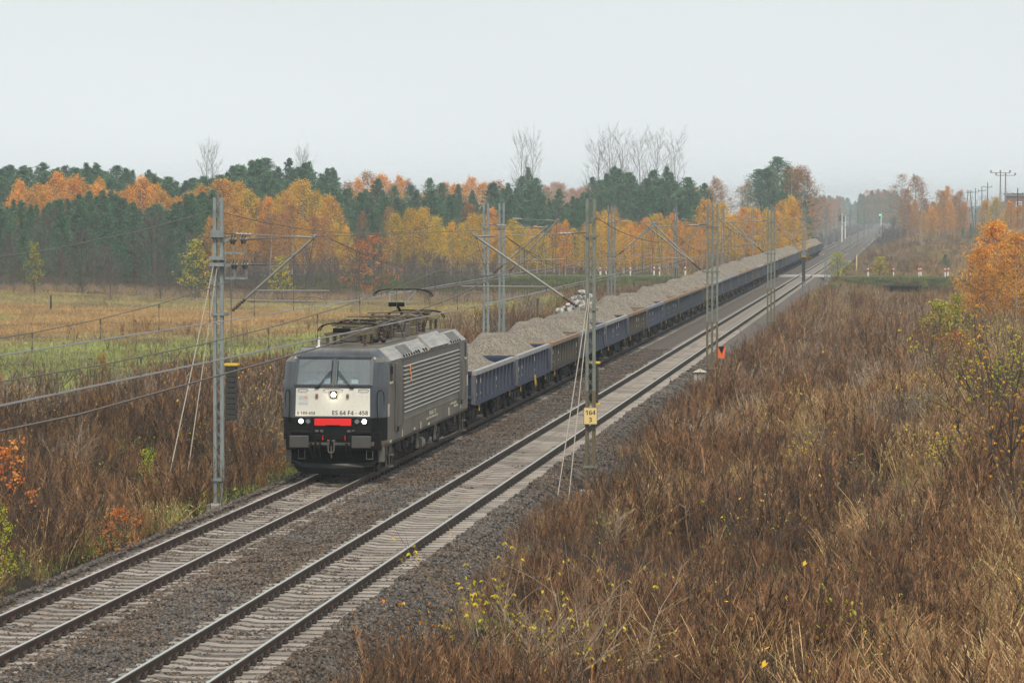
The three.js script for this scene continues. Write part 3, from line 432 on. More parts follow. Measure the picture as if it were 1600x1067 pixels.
  part('roof_walkway', join([box(0.45, 0.05, 11, -0.75, 3.7, -9.5), box(0.45, 0.05, 4, 0.75, 3.7, -6)]), M.underGrey, loco);
  part('antenna', join([cyl(0.035, 0.3, -0.62, 3.82, -1.75, 'y', 8), rbox(0.16, 0.05, 0.16, -0.62, 3.68, -1.75)]), M.white, loco);
  for (const [x, r] of [[0.62, 0.10], [0.86, 0.085]]) part('horn', join([cyl(r, 0.2, x, 3.8, -4.2, 'z', 14, r * 0.4), cyl(0.03, 0.3, x, 3.8, -4.4, 'z', 8), box(0.05, 0.12, 0.06, x, 3.71, -4.35)]), M.black, loco);
  const panto = (z, up, flip, label) => { // flip: which way the knee points
    const p = new THREE.Group(); p.name = 'pantograph'; loco.add(p); if (label) p.userData.label = label; const y = 4.02, k = flip;
    for (const x of [-0.55, 0.55]) for (const d of [-0.6, 0.6]) part('insulator', insul(V(x, 3.66, -z + d), V(x, y, -z + d), 0.075, 5), M.insulator, p);
    part('base_frame', join([beam(V(-0.6, y, -z - 0.7), V(-0.6, y, -z + 0.7), 0.06, 0.06), beam(V(0.6, y, -z - 0.7), V(0.6, y, -z + 0.7), 0.06, 0.06), beam(V(-0.6, y, -z - 0.6), V(0.6, y, -z - 0.6), 0.06, 0.07), beam(V(-0.6, y, -z + 0.6), V(0.6, y, -z + 0.6), 0.06, 0.07), rbox(0.4, 0.16, 0.3, 0, y + 0.06, -z)]), M.copper, p);
    const foot = V(0, y + 0.08, -z - 0.35 * k), knee = up ? V(0, up[1], -z + up[2] * k) : V(0, y + 0.14, -z + 1.35 * k), hz = up ? -z + up[3] * k : -z - 0.25 * k, hy = up ? up[0] - 0.09 : y + 0.2;
    part('lower_arm', join([rod(foot, knee, 0.055, 8, 0.04), cyl(0.07, 0.5, knee.x, knee.y, knee.z, 'x', 10)]), M.blackMatt, p);
    part('upper_arm', join([rod(knee.clone().add(V(-0.22, 0, 0)), V(-0.42, hy, hz), 0.025, 6), rod(knee.clone().add(V(0.22, 0, 0)), V(0.42, hy, hz), 0.025, 6), rod(V(-0.42, hy, hz), V(0.42, hy, hz), 0.025, 6)]), up ? M.galv : M.copper, p);
    for (const d of [-0.2, 0.2]) part('collector_strip', tube([V(-0.96, hy - 0.15, hz + d), V(-0.86, hy, hz + d), V(-0.62, hy + 0.075, hz + d), V(0, hy + 0.085, hz + d), V(0.62, hy + 0.075, hz + d), V(0.86, hy, hz + d), V(0.96, hy - 0.15, hz + d)], 0.019, 6, 30), M.blackMatt, p);
    part('head_frame', join([beam(V(-0.5, hy + 0.03, hz - 0.22), V(-0.5, hy + 0.03, hz + 0.22), 0.05, 0.05), beam(V(0.5, hy + 0.03, hz - 0.22), V(0.5, hy + 0.03, hz + 0.22), 0.05, 0.05)]), M.copper, p);
  };
  panto(3.4, null, 1); panto(7.0, null, -1); panto(14.0, [5.07, 4.62, 1.5, 0.1], 1, 'raised pantograph touching the contact wire'); panto(17.0, null, -1);
  const rr = rngOf(33);
  for (const [x, z, w, h, d] of [[-0.1, 9.3, 0.9, 0.34, 0.8], [0.45, 10.4, 0.5, 0.42, 0.6], [-0.5, 10.9, 0.7, 0.3, 0.9], [0.3, 11.8, 0.8, 0.26, 0.5], [-0.6, 12.4, 0.4, 0.4, 0.5], [0.75, 8.2, 0.3, 0.2, 0.5]]) part('roof_equipment', rbox(w, h, d, x, 3.68 + h / 2, -z, 0.03), rr() < 0.5 ? M.copper : M.underGrey, loco);
  for (let i = 0; i < 30; i++) { const z = 4.6 + i * 0.36, x = [-0.45, 0.15, 0.62, -0.82, 0.38][i % 5], h = 4.1 + 0.12 * (i % 3); part('insulator', insul(V(x, 3.68, -z), V(x, h, -z), 0.085, 6), i % 4 ? M.insulator : M.copper, loco); }
  for (let i = 0; i < 12; i++) { const z = 5 + i * 0.85, w = 0.25 + rr() * 0.4, h = 0.2 + rr() * 0.42, x = (rr() - 0.5) * 1.2; part('roof_equipment', rbox(w, h, 0.3 + rr() * 0.4, x, 3.69 + h / 2, -z, 0.03), [M.copper, M.underGrey, M.under][i % 3], loco); }
  for (let i = 0; i < 7; i++) { const z = 5.2 + i * 1.35, y = 4.2 + 0.08 * (i % 3); part('cross_bar', rod(V(-0.85, y, -z), V(0.75, y + 0.04, -z - 0.3), 0.022, 6), M.copper, loco); }
  for (let i = 0; i < 8; i++) { const z = 5 + i * 1.2, x = -0.7 + (i % 4) * 0.42; part('bridge_lead', tube([V(x, 4.2, -z), V(x + 0.12, 4.34, -z - 0.3), V(x + 0.2, 4.15, -z - 0.7), V(x + 0.1, 3.85, -z - 0.9)], 0.018, 5, 16), i % 2 ? M.underGrey : M.copper, loco); }
  for (const [x, y] of [[-0.45, 4.15], [0.15, 4.15], [0.6, 4.16]]) part('bus_bar', tube([V(x, y, -4.9), V(x + 0.08, y + 0.03, -7.2), V(x - 0.05, y + 0.02, -10), V(x + 0.04, y, -13.4)], 0.022, 5, 30), M.copper, loco);
  for (const [x, z] of [[0.5, 5.6], [0.35, 6.1], [0.7, 6.6], [-0.2, 8.4]]) part('bridge_lead', tube([V(x, 4.15, -z), V(x + 0.1, 4.3, -z - 0.25), V(x + 0.25, 4.0, -z - 0.6), V(x + 0.3, 3.75, -z - 0.75)], 0.02, 5, 16), M.underGrey, loco);
  part('red_isolator', join([rbox(0.16, 0.06, 1.4, -0.95, 4.18, -8.2)]), M.dullRed, loco);
  // underframe, bogies, wheels
  part('underframe', join([box(2.3, 0.35, L - 2.2, 0, 0.86, -L / 2)]), M.blackMatt, loco);
  const wheelG = join([cyl(0.625, 0.13, 0, 0, 0, 'x', 28), cyl(0.66, 0.03, -0.06, 0, 0, 'x', 28)]), hubG = join([cyl(0.2, 0.1, 0.08, 0, 0, 'x', 14), cyl(0.48, 0.03, 0.06, 0, 0, 'x', 24)]);
  for (const zc of [4.95, L - 4.95]) {
    const b = new THREE.Group(); b.name = 'bogie'; b.position.set(0, 0, -zc); loco.add(b);
    for (const s of [-1, 1]) {
      part('bogie_frame', join([rbox(0.14, 0.26, 4.2, s * 1.05, 0.72, 0, 0.04), rbox(0.2, 0.2, 0.5, s * 1.16, 0.6, -1.45, 0.04), rbox(0.2, 0.2, 0.5, s * 1.16, 0.6, 1.45, 0.04), rbox(0.1, 0.35, 0.35, s * 1.2, 0.62, 0, 0.04), cyl(0.09, 0.4, s * 1.2, 0.75, -0.75, 'y', 10), cyl(0.09, 0.4, s * 1.2, 0.75, 0.75, 'y', 10), rod(V(s * 1.24, 0.75, -0.4), V(s * 1.24, 0.35, -1.0), 0.03), rod(V(s * 1.24, 0.75, 0.4), V(s * 1.24, 0.35, 1.0), 0.03)]), M.under, b);
      for (const z of [-1.45, 1.45]) { const w = part('wheel', wheelG, M.under, b); w.position.set(s * 0.77, 0.625, z); w.rotation.y = s > 0 ? 0 : Math.PI; part('wheel_hub', hubG, M.underGrey, w); }
      for (const z of [-2.2, 2.2]) part('sand_pipe', join([tube([V(s * 1.05, 0.9, z), V(s * 1.1, 0.5, z), V(s * 0.8, 0.1, z * 0.97)], 0.025, 5, 12), rbox(0.2, 0.4, 0.3, s * 1.2, 0.78, z * 1.02, 0.03)]), M.underGrey, b);
    }
  }
  part('transformer', join([rbox(2.3, 0.6, 3.6, 0, 0.62, -L / 2, 0.06), rbox(0.3, 0.3, 0.6, 1.2, 0.45, -8.6, 0.05)]), M.under, loco);
  for (const s of [-1, 1]) { for (const z of [7.6, 11.4]) part('jacking_bracket', join([rbox(0.06, 0.55, 0.1, s * 1.38, 0.72, -z + 0.14), rbox(0.06, 0.55, 0.1, s * 1.38, 0.72, -z - 0.14), rbox(0.07, 0.12, 0.36, s * 1.38, 0.45, -z), rbox(0.07, 0.12, 0.3, s * 1.38, 0.9, -z)]), M.underGrey, loco); part('air_tank', cyl(0.2, 1.1, s * 1.12, 0.42, -9.3, 'z', 12), M.stripe, loco); }
}

// the driver, barely seen behind the left pane
{
  const pts = [[0, -0.02], [0.20, 0], [0.235, 0.14], [0.225, 0.32], [0.15, 0.42], [0.062, 0.46], [0.06, 0.50], [0.088, 0.545], [0.105, 0.62], [0.098, 0.69], [0.06, 0.745], [0.0, 0.76]].map(([x, y]) => new THREE.Vector2(x, y));
  const g = thing('person', 'driver in light blue shirt behind the left windscreen pane of the locomotive', 'person', null, [XL - 0.5, 2.45, LOCO_Z - 1.62]);
  const body = new THREE.LatheGeometry(pts, 18); body.scale(1, 1, 0.72); const p = body.attributes.position, col = new Float32Array(p.count * 3);
  for (let i = 0; i < p.count; i++) { const y = p.getY(i); col.set(y > 0.68 ? [0.10, 0.07, 0.05] : y > 0.45 ? [0.5, 0.31, 0.23] : [0.36, 0.44, 0.55], i * 3); }
  body.setAttribute('color', new THREE.BufferAttribute(col, 3)); part('body', body, std({ vertexColors: true, roughness: 0.8 }), g);
  for (const s of [-1, 1]) part('sleeve', join([rod(V(s * 0.2, 0.34, 0), V(s * 0.27, 0.14, 0.12), 0.06, 8, 0.05), rod(V(s * 0.27, 0.14, 0.12), V(s * 0.16, 0.17, 0.38), 0.05, 8, 0.04)]), paint(0.36, 0.44, 0.55, 0.8), g);
}

// ---------------------------------------------------------------- the gravel wagons
const wagonPaintShaded = {  // wall tone darkened, rib tone lightened: shade between the ribs put into the paint
  blue: [paint(0.018, 0.036, 0.095, 0.6, 0, 0.5), paint(0.085, 0.105, 0.165, 0.6, 0, 0.5)], navy: [paint(0.015, 0.027, 0.058, 0.65, 0, 0.5), paint(0.07, 0.085, 0.115, 0.65, 0, 0.5)], brown: [paint(0.022, 0.021, 0.019, 0.7, 0, 0.5), paint(0.12, 0.105, 0.088, 0.7, 0, 0.5)],
};
const chordPaint = { grey: paint(0.40, 0.41, 0.43, 0.55, 0, 0.5), tan: paint(0.33, 0.225, 0.145, 0.8, 0, 0.5), lilac: paint(0.29, 0.30, 0.36, 0.6, 0, 0.5) };
const yellowMat = std({ color: RGB(0.42, 0.27, 0.05), roughness: 0.6 });
const cornerMat = paint(0.17, 0.175, 0.20, 0.6, 0, 0.5), wagonCache = {};
function wagonGeos(len) {
  const key = len.toFixed(2); if (wagonCache[key]) return wagonCache[key];
  const B = len - 1.3, c = -len / 2, n = Math.round(B / 1.15), W = {};
  W.under = join([box(2.2, 0.16, B, 0, 0.82, c), box(0.5, 0.3, B, 0, 0.62, c), box(2.5, 0.2, 0.14, 0, 0.86, c + B / 2 - 0.07), box(2.5, 0.2, 0.14, 0, 0.86, c - B / 2 + 0.07)]);
  W.floor = box(2.7, 0.06, B, 0, 0.95, c);
  W.side = metres(box(0.05, 1.0, B, 0, 1.45, c)); W.end = join([box(2.76, 1.0, 0.05, 0, 1.45, 0)]);
  W.endRib = join([box(0.1, 0.98, 0.09, -0.62, 1.45, 0.06), box(0.1, 0.98, 0.09, 0.62, 1.45, 0.06), box(2.7, 0.1, 0.07, 0, 1.2, 0.05)]);
  W.chord = join([rbox(0.17, 0.17, B + 0.1, 0, 2.03, c, 0.02, 1)]); W.endChord = join([rbox(2.6, 0.15, 0.14, 0, 2.02, 0, 0.02, 1)]); W.sill = join([box(0.1, 0.16, B, 0, 0.99, c)]);
  const s = new THREE.Shape([[0, 0], [0.075, 0.04], [0.075, 0.12], [0.055, 0.92], [0, 0.92]].map(([x, y]) => new THREE.Vector2(x, y)));
  W.rib = metres(new THREE.ExtrudeGeometry(s, { depth: 0.13, bevelEnabled: false }).translate(0, 1.02, -0.065)); W.ribs = []; for (let i = 0; i <= n; i++) W.ribs.push(c + B / 2 - 0.1 - (B - 0.2) * i / n);
  W.ladder = join([rod(V(0, 0.95, 0), V(0, 1.9, 0), 0.018), rod(V(0, 0.95, 0.3), V(0, 1.9, 0.3), 0.018), ...[1.1, 1.35, 1.6].map((y) => rod(V(0, y, 0), V(0, y, 0.3), 0.014))]);
  W.hook = join([rod(V(0, 1.02, 0), V(0.03, 0.86, -0.35), 0.02), rbox(0.045, 0.2, 0.06, 0.03, 0.78, -0.38, 0.012)]);
  W.wheel = join([cyl(0.46, 0.12, 0, 0, 0, 'x', 20), cyl(0.49, 0.03, -0.05, 0, 0, 'x', 20), cyl(0.14, 0.1, 0.1, 0, 0, 'x', 10)]);
  W.frame = join([rbox(0.12, 0.2, 2.3, 0, 0.55, 0, 0.03, 1), rbox(0.16, 0.24, 0.3, 0.03, 0.46, -0.9, 0.03, 1), rbox(0.16, 0.24, 0.3, 0.03, 0.46, 0.9, 0.03, 1), rbox(0.16, 0.34, 0.6, 0.02, 0.5, 0, 0.03, 1), cyl(0.07, 0.26, 0.04, 0.42, 0.22, 'y', 8), cyl(0.07, 0.26, 0.04, 0.42, -0.22, 'y', 8)]);
  W.buffer = join([cyl(0.2, 0.04, 0, 1.03, -0.02, 'z', 16), cyl(0.075, 0.4, 0, 1.03, -0.24, 'z', 10), cyl(0.12, 0.2, 0, 1.03, -0.42, 'z', 10)]);
  W.brake = join([rod(V(0, 0.45, c + 2), V(0, 0.45, c - 2), 0.05), rbox(0.5, 0.35, 0.7, 0.3, 0.6, c + 0.6, 0.05), cyl(0.17, 0.9, -0.4, 0.55, c - 0.8, 'z', 10)]);
  return wagonCache[key] = W;
}
const wagonZ = [-114.0, -126.7, -139.3, -152.0, -165.2, -178.7, -192.0, -205.9, -219.2, -232.2, -245.2]; while (wagonZ[wagonZ.length - 1] > -600) wagonZ.push(wagonZ[wagonZ.length - 1] - 13.35);
const livery = ['blue/grey', 'blue/grey', 'brown/tan', 'blue/lilac', 'blue/grey', 'brown/tan', 'blue/lilac', 'navy/tan', 'navy/tan', 'navy/tan', 'brown/tan', 'navy/grey', 'navy/lilac', 'navy/lilac', 'navy/tan', 'navy/tan', 'brown/tan', 'navy/grey', 'navy/tan', 'navy/tan', 'blue/grey', 'navy/tan', 'brown/tan', 'navy/tan', 'navy/tan', 'blue/grey', 'navy/tan', 'brown/tan', 'navy/tan', 'blue/grey', 'navy/tan', 'navy/tan', 'navy/tan', 'blue/grey', 'navy/tan', 'navy/tan', 'navy/tan'];
const words = { blue: 'blue', navy: 'dark navy', brown: 'dark brown', grey: 'pale grey', tan: 'rusty tan', lilac: 'lilac grey' };
function loadGeo(len, seed) {
  const B = len - 1.45, nx = 20, nz = 84, r = rngOf(seed), two = r() < 0.55, peaks = two ? [0.27 + r() * 0.06, 0.70 + r() * 0.06] : [0.45 + r() * 0.12], hs = two ? [0.76 + r() * 0.14, 0.68 + r() * 0.2] : [0.88 + r() * 0.12];
  const X = [...Array(nx + 1).keys()].map((i) => -1.32 + 2.64 * i / nx), Z = [...Array(nz + 1).keys()].map((j) => -0.72 - B * j / nz);
  return sheet(X, Z, (x, z) => {
    const t = (-z - 0.72) / B; let h = 0; peaks.forEach((p, i) => { const d = Math.abs(t - p) * B; h = Math.max(h, hs[i] * (1 - smooth(0.0, 4.0, d))); }); h = Math.max(h, 0.24 * Math.sin(Math.PI * clamp(t)));
    const a = 1 - Math.abs(x) / 1.32, prof = Math.min(1, a * 1.5) * 0.72 + smooth(0, 1, a) * 0.28, e = Math.min(1, Math.min(t, 1 - t) * B / 2.5);
    return 1.93 + h * prof * smooth(0, 1, e) * 1.06 + (fbm(x * 2.2, z * 2.2, seed, 3) - 0.5) * 0.16 * e + (noise2(x * 9, z * 9, seed) - 0.5) * 0.03 - (1 - e) * 0.12;
  });
}
wagonZ.slice(0, -1).forEach((z, i) => {
  const len = z - wagonZ[i + 1], W = wagonGeos(len), [b, ch] = livery[i % livery.length].split('/'), [pm, rm] = wagonPaintShaded[b], cm = chordPaint[ch], last = i === wagonZ.length - 2;
  const w = thing('open_wagon', `${words[b]} open wagon with ${words[ch]} top rail, ${i === 0 ? 'coupled right behind the locomotive' : last ? 'last of the train' : ordinal(i + 1) + ' behind the locomotive'}`, 'freight wagon', 'open wagons of the gravel train', [XL, 0, z]), B = len - 1.3, c = -len / 2;
  part('underframe', W.under, M.blackMatt, w); part('floor', W.floor, M.blackMatt, w);
  for (const s of [-1, 1]) {
    const sw = part('side_wall', W.side, pm, w); sw.position.x = s * 1.36;
    const tc = part('top_rail', W.chord, cm, w); tc.position.x = s * 1.40; const si = part('side_sill', W.sill, pm, w); si.position.x = s * 1.40;
    if (i < 22) for (const rz of W.ribs) { const r = part('side_rib', W.rib, rm, w); r.position.set(s * 1.386, 0, rz); if (s < 0) r.rotation.y = Math.PI; }
    if (i < 14) for (const e of [-1, 1]) { const h = part('towing_hook', W.hook, yellowMat, w); h.position.set(s * 1.42, 0, c + e * (B / 2 - 0.55)); if (e < 0) h.rotation.y = Math.PI; }
    if (i < 10 && s > 0) { const l = part('ladder', W.ladder, rm, w); l.position.set(1.52, 0, c - B / 2 + 0.1); }
  }
  for (const e of [-1, 1]) {
    const ew = part('end_wall', W.end, pm, w); ew.position.z = c + e * (B / 2 - 0.03); const er = part('end_rib', W.endRib, rm, w); for (const s of [-1, 1]) part('corner_post', metres(box(0.14, 1.0, 0.14, s * 1.37, 1.45, c + e * (B / 2 - 0.02))), cornerMat, w); er.position.z = c + e * (B / 2 - 0.02); if (e < 0) er.rotation.y = Math.PI;
    const ec = part('end_rail', W.endChord, b === 'blue' ? pm : cm, w); ec.position.z = c + e * (B / 2);
    for (const s of [-1, 1]) { const bf = part('buffer', W.buffer, M.blackMatt, w); bf.position.set(s * 0.875, 0, c + e * (len / 2 - 0.04)); if (e < 0) bf.rotation.y = Math.PI; }
    const bo = new THREE.Group(); bo.name = 'bogie'; bo.position.set(0, 0, c + e * (B / 2 - 2.1)); w.add(bo);
    for (const s of [-1, 1]) { const f = part('bogie_frame', W.frame, M.under, bo); f.position.x = s * 1.0; if (s < 0) f.rotation.y = Math.PI; for (const d of [-0.9, 0.9]) { const wh = part('wheel', W.wheel, M.under, bo); wh.position.set(s * 0.76, 0.46, d); if (s < 0) wh.rotation.y = Math.PI; } }
  }
  if (i < 8) { const tl = part('lamp_iron', rbox(0.16, 0.12, 0.06, 1.0, 1.32, c + B / 2 + 0.1, 0.01), M.dullRed, w); part('brake_gear', W.brake, M.under, w); if (i === 1) part('brake_wheel', join([new THREE.TorusGeometry(0.2, 0.025, 6, 16).rotateY(Math.PI / 2).translate(1.5, 0.85, c), rbox(0.05, 0.5, 0.1, 1.48, 0.85, c)]), yellowMat, w);
    const r = rngOf(i + 50); for (let k = 0; k < 3; k++) { const rz = W.ribs[Math.floor(r() * W.ribs.length)]; part('chalk_mark', join([box(0.008, 0.12 + 0.15 * r(), 0.09, 1.468, 1.5 + r() * 0.25, rz), box(0.008, 0.06, 0.08, 1.472, 1.3, rz)]), M.cream, w); } }
  const ld = single('gravel_load', loadGeo(len, 400 + i), M.load, `heap of grey gravel in the ${i === 0 ? 'wagon next to the locomotive' : last ? 'last wagon' : ordinal(i + 1) + ' wagon behind the locomotive'}`, 'gravel heap', 'gravel heaps in the wagons'); ld.position.set(XL, 0, z);
});

// ---------------------------------------------------------------- masts and overhead line
const MAST_L = XL - 2.85, MAST_R = XR + 2.75;
const channel = (h, mirror) => { const s = new THREE.Shape([[-0.075, -0.045], [0.075, -0.045], [0.075, 0.045], [0.06, 0.045], [0.06, -0.033], [-0.06, -0.033], [-0.06, 0.045], [-0.075, 0.045]].map(([x, y]) => new THREE.Vector2(x, y * mirror))); return metres(new THREE.ExtrudeGeometry(s, { depth: h, bevelEnabled: false }).rotateX(-Math.PI / 2)); };
const chordGeo = { 1: channel(8.75, 1), [-1]: channel(8.75, -1) };
function latticeMast(x, z, o) {
  const { bays = 1, w = 0.19, label, detail, side, mat, group = 'lattice masts along the line' } = o, h = o.h ?? 7.95, base = groundY(x, z) - 0.2;
  const m = thing('lattice_mast', label, 'catenary mast', group, [x, 0, z]); const k = (h - base) / 8.75;
  for (let b = 0; b <= bays; b++) { const c = part('mast_post', chordGeo[b % 2 ? -1 : 1], mat, m); c.position.set((b - bays / 2) * w, base, 0); c.rotation.y = Math.PI / 2; c.scale.y = k; }
  const bars = [], step = 0.3;
  for (let b = 0; b < bays; b++) for (const f of [-0.07, 0.07]) { let s = f > 0 ? 1 : -1; for (let y = 0.35; y < h - 0.25; y += step) { const x0 = (b - bays / 2) * w, x1 = x0 + w; bars.push([V(s > 0 ? x0 : x1, y, f), V(s > 0 ? x1 : x0, y + step, f)]); s = -s; } }
  if (detail) bars.forEach(([a, b]) => part('lacing_bar', beam(a, b, 0.042, 0.014), mat, m)); else part('lacing', join(bars.map(([a, b]) => beam(a, b, 0.042, 0.014))), mat, m).userData.kind = 'stuff';
  for (const y of [0.12, 4.72, h - 1.1]) part('mast_collar', join([box(bays * w + 0.2, 0.07, 0.03, 0, y, 0.1), box(bays * w + 0.2, 0.07, 0.03, 0, y, -0.1)]), mat, m);
  part('foundation', rbox(0.6, 0.5, 0.55, 0, base + 0.02, 0, 0.04), M.concrete, m);
  part('earth_loop', tube([V(-0.02, h, 0), V(0, h + 0.18, 0), V(0.06, h + 0.16, 0), V(0.1, h, 0)], 0.014, 5, 10), mat, m);
  if (o.foot) for (let b = 0; b <= bays; b++) { const c = part('rusty_post_foot', box(0.158, 2.9, 0.098, 0, 0.9, 0), M.mastRust, m); c.position.set((b - bays / 2) * w, 0, 0); c.rotation.y = Math.PI / 2; }
  // cantilever out to the track
  const arm = (tipX, tipY, dz, s) => {
    const T = V(tipX - x, tipY, dz), R = V(s * (bays * w / 2 + 0.2), 4.74, dz), d = T.clone().sub(R).normalize();
    const a = new THREE.Group(); a.name = 'cantilever'; m.add(a);
    part('strut', rod(R.clone().addScaledVector(d, 0.62), T.clone().addScaledVector(d, 0.12), 0.036, 8), M.galv, a);
    part('insulator', insul(R.clone().addScaledVector(d, 0.12), R.clone().addScaledVector(d, 0.62), 0.07, 6), M.insulator, a); part('hinge', rbox(0.22, 0.1, 0.1, s * (bays * w / 2 + 0.1), 4.74, dz), M.mastOld, a);
    const top = V(s * (bays * w / 2), tipY + 0.12, dz), e = T.clone().sub(top).normalize();
    part('tie_rod', rod(top.clone().addScaledVector(e, 0.85), T.clone(), 0.014, 6), M.galv, a); part('tie_insulator', insul(top.clone().addScaledVector(e, 0.38), top.clone().addScaledVector(e, 0.85), 0.055, 4), M.whiteInsulator, a); part('tie_link', rod(top, top.clone().addScaledVector(e, 0.4), 0.02, 5), M.wire, a); part('tip_clamp', join([rod(T.clone().addScaledVector(e, -0.55), T.clone(), 0.035, 6), rbox(0.1, 0.1, 0.1, T.x, T.y + 0.03, T.z, 0.02)]), M.galv, a);
    const q = R.clone().lerp(T, 0.30), rb = T.x + s * 0.42; part('registration_tube', rod(V(q.x, 5.38, dz), V(rb, 5.38, dz), 0.024, 6), M.galv, a);
    part('tube_hanger', rod(V(T.x, T.y, dz), V(mix(q.x, rb, 0.68), 5.4, dz), 0.01, 5), M.wire, a);
    part('steady_arm', tube([V(T.x - s * 0.55, 5.36, dz), V(T.x - s * 0.55, 5.15, dz), V(T.x - s * 0.38, 5.22, dz), V(T.x + s * 0.3, 5.14, dz), V(T.x + s * 0.36, 5.02, dz)], 0.018, 6, 20), M.steadyArm, a);
  };
  for (const q of o.arms ?? []) arm(...q);
  return m;
}
const leftZ = [-19.5, -91.9, -152, -218, -279, -352, -421, -492, -570, -651, -735, -820, -905, -990, -1075, -1160], rightZ = [0, -98, -160.5, -231.5, -306.6, -391, -471, -564, -655, -757, -850, -940, -1030, -1120, -1210];
const wide = new Set([-218, -160.5, -231.5]);
leftZ.slice(1).forEach((z, i) => latticeMast(MAST_L, z, { bays: wide.has(z) ? 2 : 1, w: wide.has(z) ? 0.22 : 0.19, detail: i < 3, mat: i < 2 ? M.mast : M.mastFar, label: i === 0 ? 'near grey lattice mast left of the locomotive with guy rods and pulley wheels' : `grey lattice mast behind the train, ${ordinal(i + 1)} of the left row from the camera`, arms: [[i === 0 ? -16.24 : XL - 0.1, 6.85, 0, 1], ...(wide.has(z) ? [[XL + 0.1, 6.85, 0.6, 1]] : [])] }));
rightZ.slice(1).forEach((z, i) => latticeMast(MAST_R, z, { bays: wide.has(z) ? 2 : 1, w: wide.has(z) ? 0.235 : 0.2, detail: i < 3, foot: i < 3, mat: i < 3 ? M.mastOld : M.mastFar, label: i === 0 ? 'near lattice mast right of the tracks carrying the yellow kilometre board' : `grey green lattice mast beside the empty track, ${ordinal(i + 1)} of the right row from the camera`, arms: [[i === 0 ? -12.5 : XR - 0.3, 6.84, 0, -1], ...(wide.has(z) ? [[XR + 0.1, 6.85, 0.6, -1]] : [])] }));
latticeMast(MAST_L + 0.42, -154.5, { label: 'second of the two grey masts standing close together behind the first wagons', mat: M.mast, detail: true, w: 0.19, arms: [[XL + 0.15, 7.15, 0, 1]] });

// wires: catenary, contact wires and droppers of each track
function overheadLine(X, supports, label, twin) {
  const o = thing('overhead_line', label, 'overhead wire', 'overhead lines of the two tracks', [0, 0, 0]);
  const pts = [], con = [];
  for (let i = 0; i + 1 < supports.length; i++) {
    const a = supports[i], b = supports[i + 1], L = a - b, sag = 1.5 * (L / 62) ** 2, n = L > 40 && a > -500 ? 14 : 4, s0 = (i % 2 ? 0.25 : -0.25), s1 = -s0;
    for (let k = i ? 1 : 0; k <= n; k++) { const t = k / n, z = a - L * t; pts.push(V(X + mix(s0, s1, t), 6.84 - Math.min(sag, 1.55) * 4 * t * (1 - t), z)); }
    con.push(V(X + s0, 5.0, a)); if (i + 2 === supports.length) con.push(V(X + s1, 5.0, b));
  }
  const wireOf = (p, r) => { const g = []; for (let i = 0; i + 1 < p.length; i++) g.push(rod(p[i], p[i + 1], r, 5)); return join(g); };
  part('catenary_wire', wireOf(pts, 0.0095), M.wire, o);
  for (const d of twin ? [-0.035, 0.035] : [0]) part('contact_wire', wireOf(con.map((q) => q.clone().add(V(d, 0, 0))), 0.0085), M.wireBright, o);
  const clip = rbox(0.03, 0.09, 0.03, 0, 0, 0, 0.008, 1);
  for (let i = 0; i + 1 < supports.length && supports[i] > -420; i++) {
    const a = supports[i], b = supports[i + 1], L = a - b, sag = Math.min(1.55, 1.5 * (L / 62) ** 2), s0 = (i % 2 ? 0.25 : -0.25), n = Math.round(L / 5.2);
    for (let k = 1; k < n; k++) { const t = k / n, z = a - L * t, x = X + mix(s0, -s0, t), y = 6.84 - sag * 4 * t * (1 - t); if (z > -34) continue; part('dropper', join([rod(V(x, y, z), V(x + 0.01, 5.0, z + 0.06), 0.0065, 4), clip.clone().translate(x, y - 0.05, z), clip.clone().translate(x + 0.01, 5.04, z + 0.06)]), M.wire, o); }
  }
}
overheadLine(XL, leftZ, 'overhead wires with droppers above the loaded left track', true);
overheadLine(XR, rightZ, 'overhead wires with droppers above the empty right track', true);
overheadLine(XL + 0.5, [-91.9, -152, -218], 'second set of overhead wires behind the locomotive, over the left track', false);
overheadLine(XR + 0.5, [-98, -160.5, -231.5, -306.6], 'second set of overhead wires beyond the near right mast, over the right track', false);
{ // feeder along the left mast tops
  const g = []; for (let i = 0; i + 1 < leftZ.length; i++) { const a = leftZ[i], b = leftZ[i + 1]; for (let k = 0; k < 8; k++) { const y = (t) => 7.6 - 1.1 * 4 * t * (1 - t) * ((a - b) / 62) ** 2 * 0.8, t0 = k / 8, t1 = (k + 1) / 8; g.push(rod(V(MAST_L - 0.16, y(t0), mix(a, b, t0)), V(MAST_L - 0.16, y(t1), mix(a, b, t1)), 0.012, 5)); } }
  single('earth_wire', join(g), M.wire, 'single sagging wire strung along the tops of the left masts', 'wire');
  const h = []; for (let i = 0; i + 1 < rightZ.length; i++) { const a = i ? rightZ[i] : 26, b = rightZ[i + 1]; for (let k = 0; k < 8; k++) { const y = (t) => 7.4 - (i ? 1.2 * ((a - b) / 62) ** 2 * 0.8 : 2.05) * 4 * t * (1 - t), t0 = k / 8, t1 = (k + 1) / 8; h.push(rod(V(MAST_R + 0.14, y(t0), mix(a, b, t0)), V(MAST_R + 0.14, y(t1), mix(a, b, t1)), 0.012, 5)); } }
  single('earth_wire', join(h), M.wire, 'single sagging wire strung along the tops of the right masts', 'wire');
}
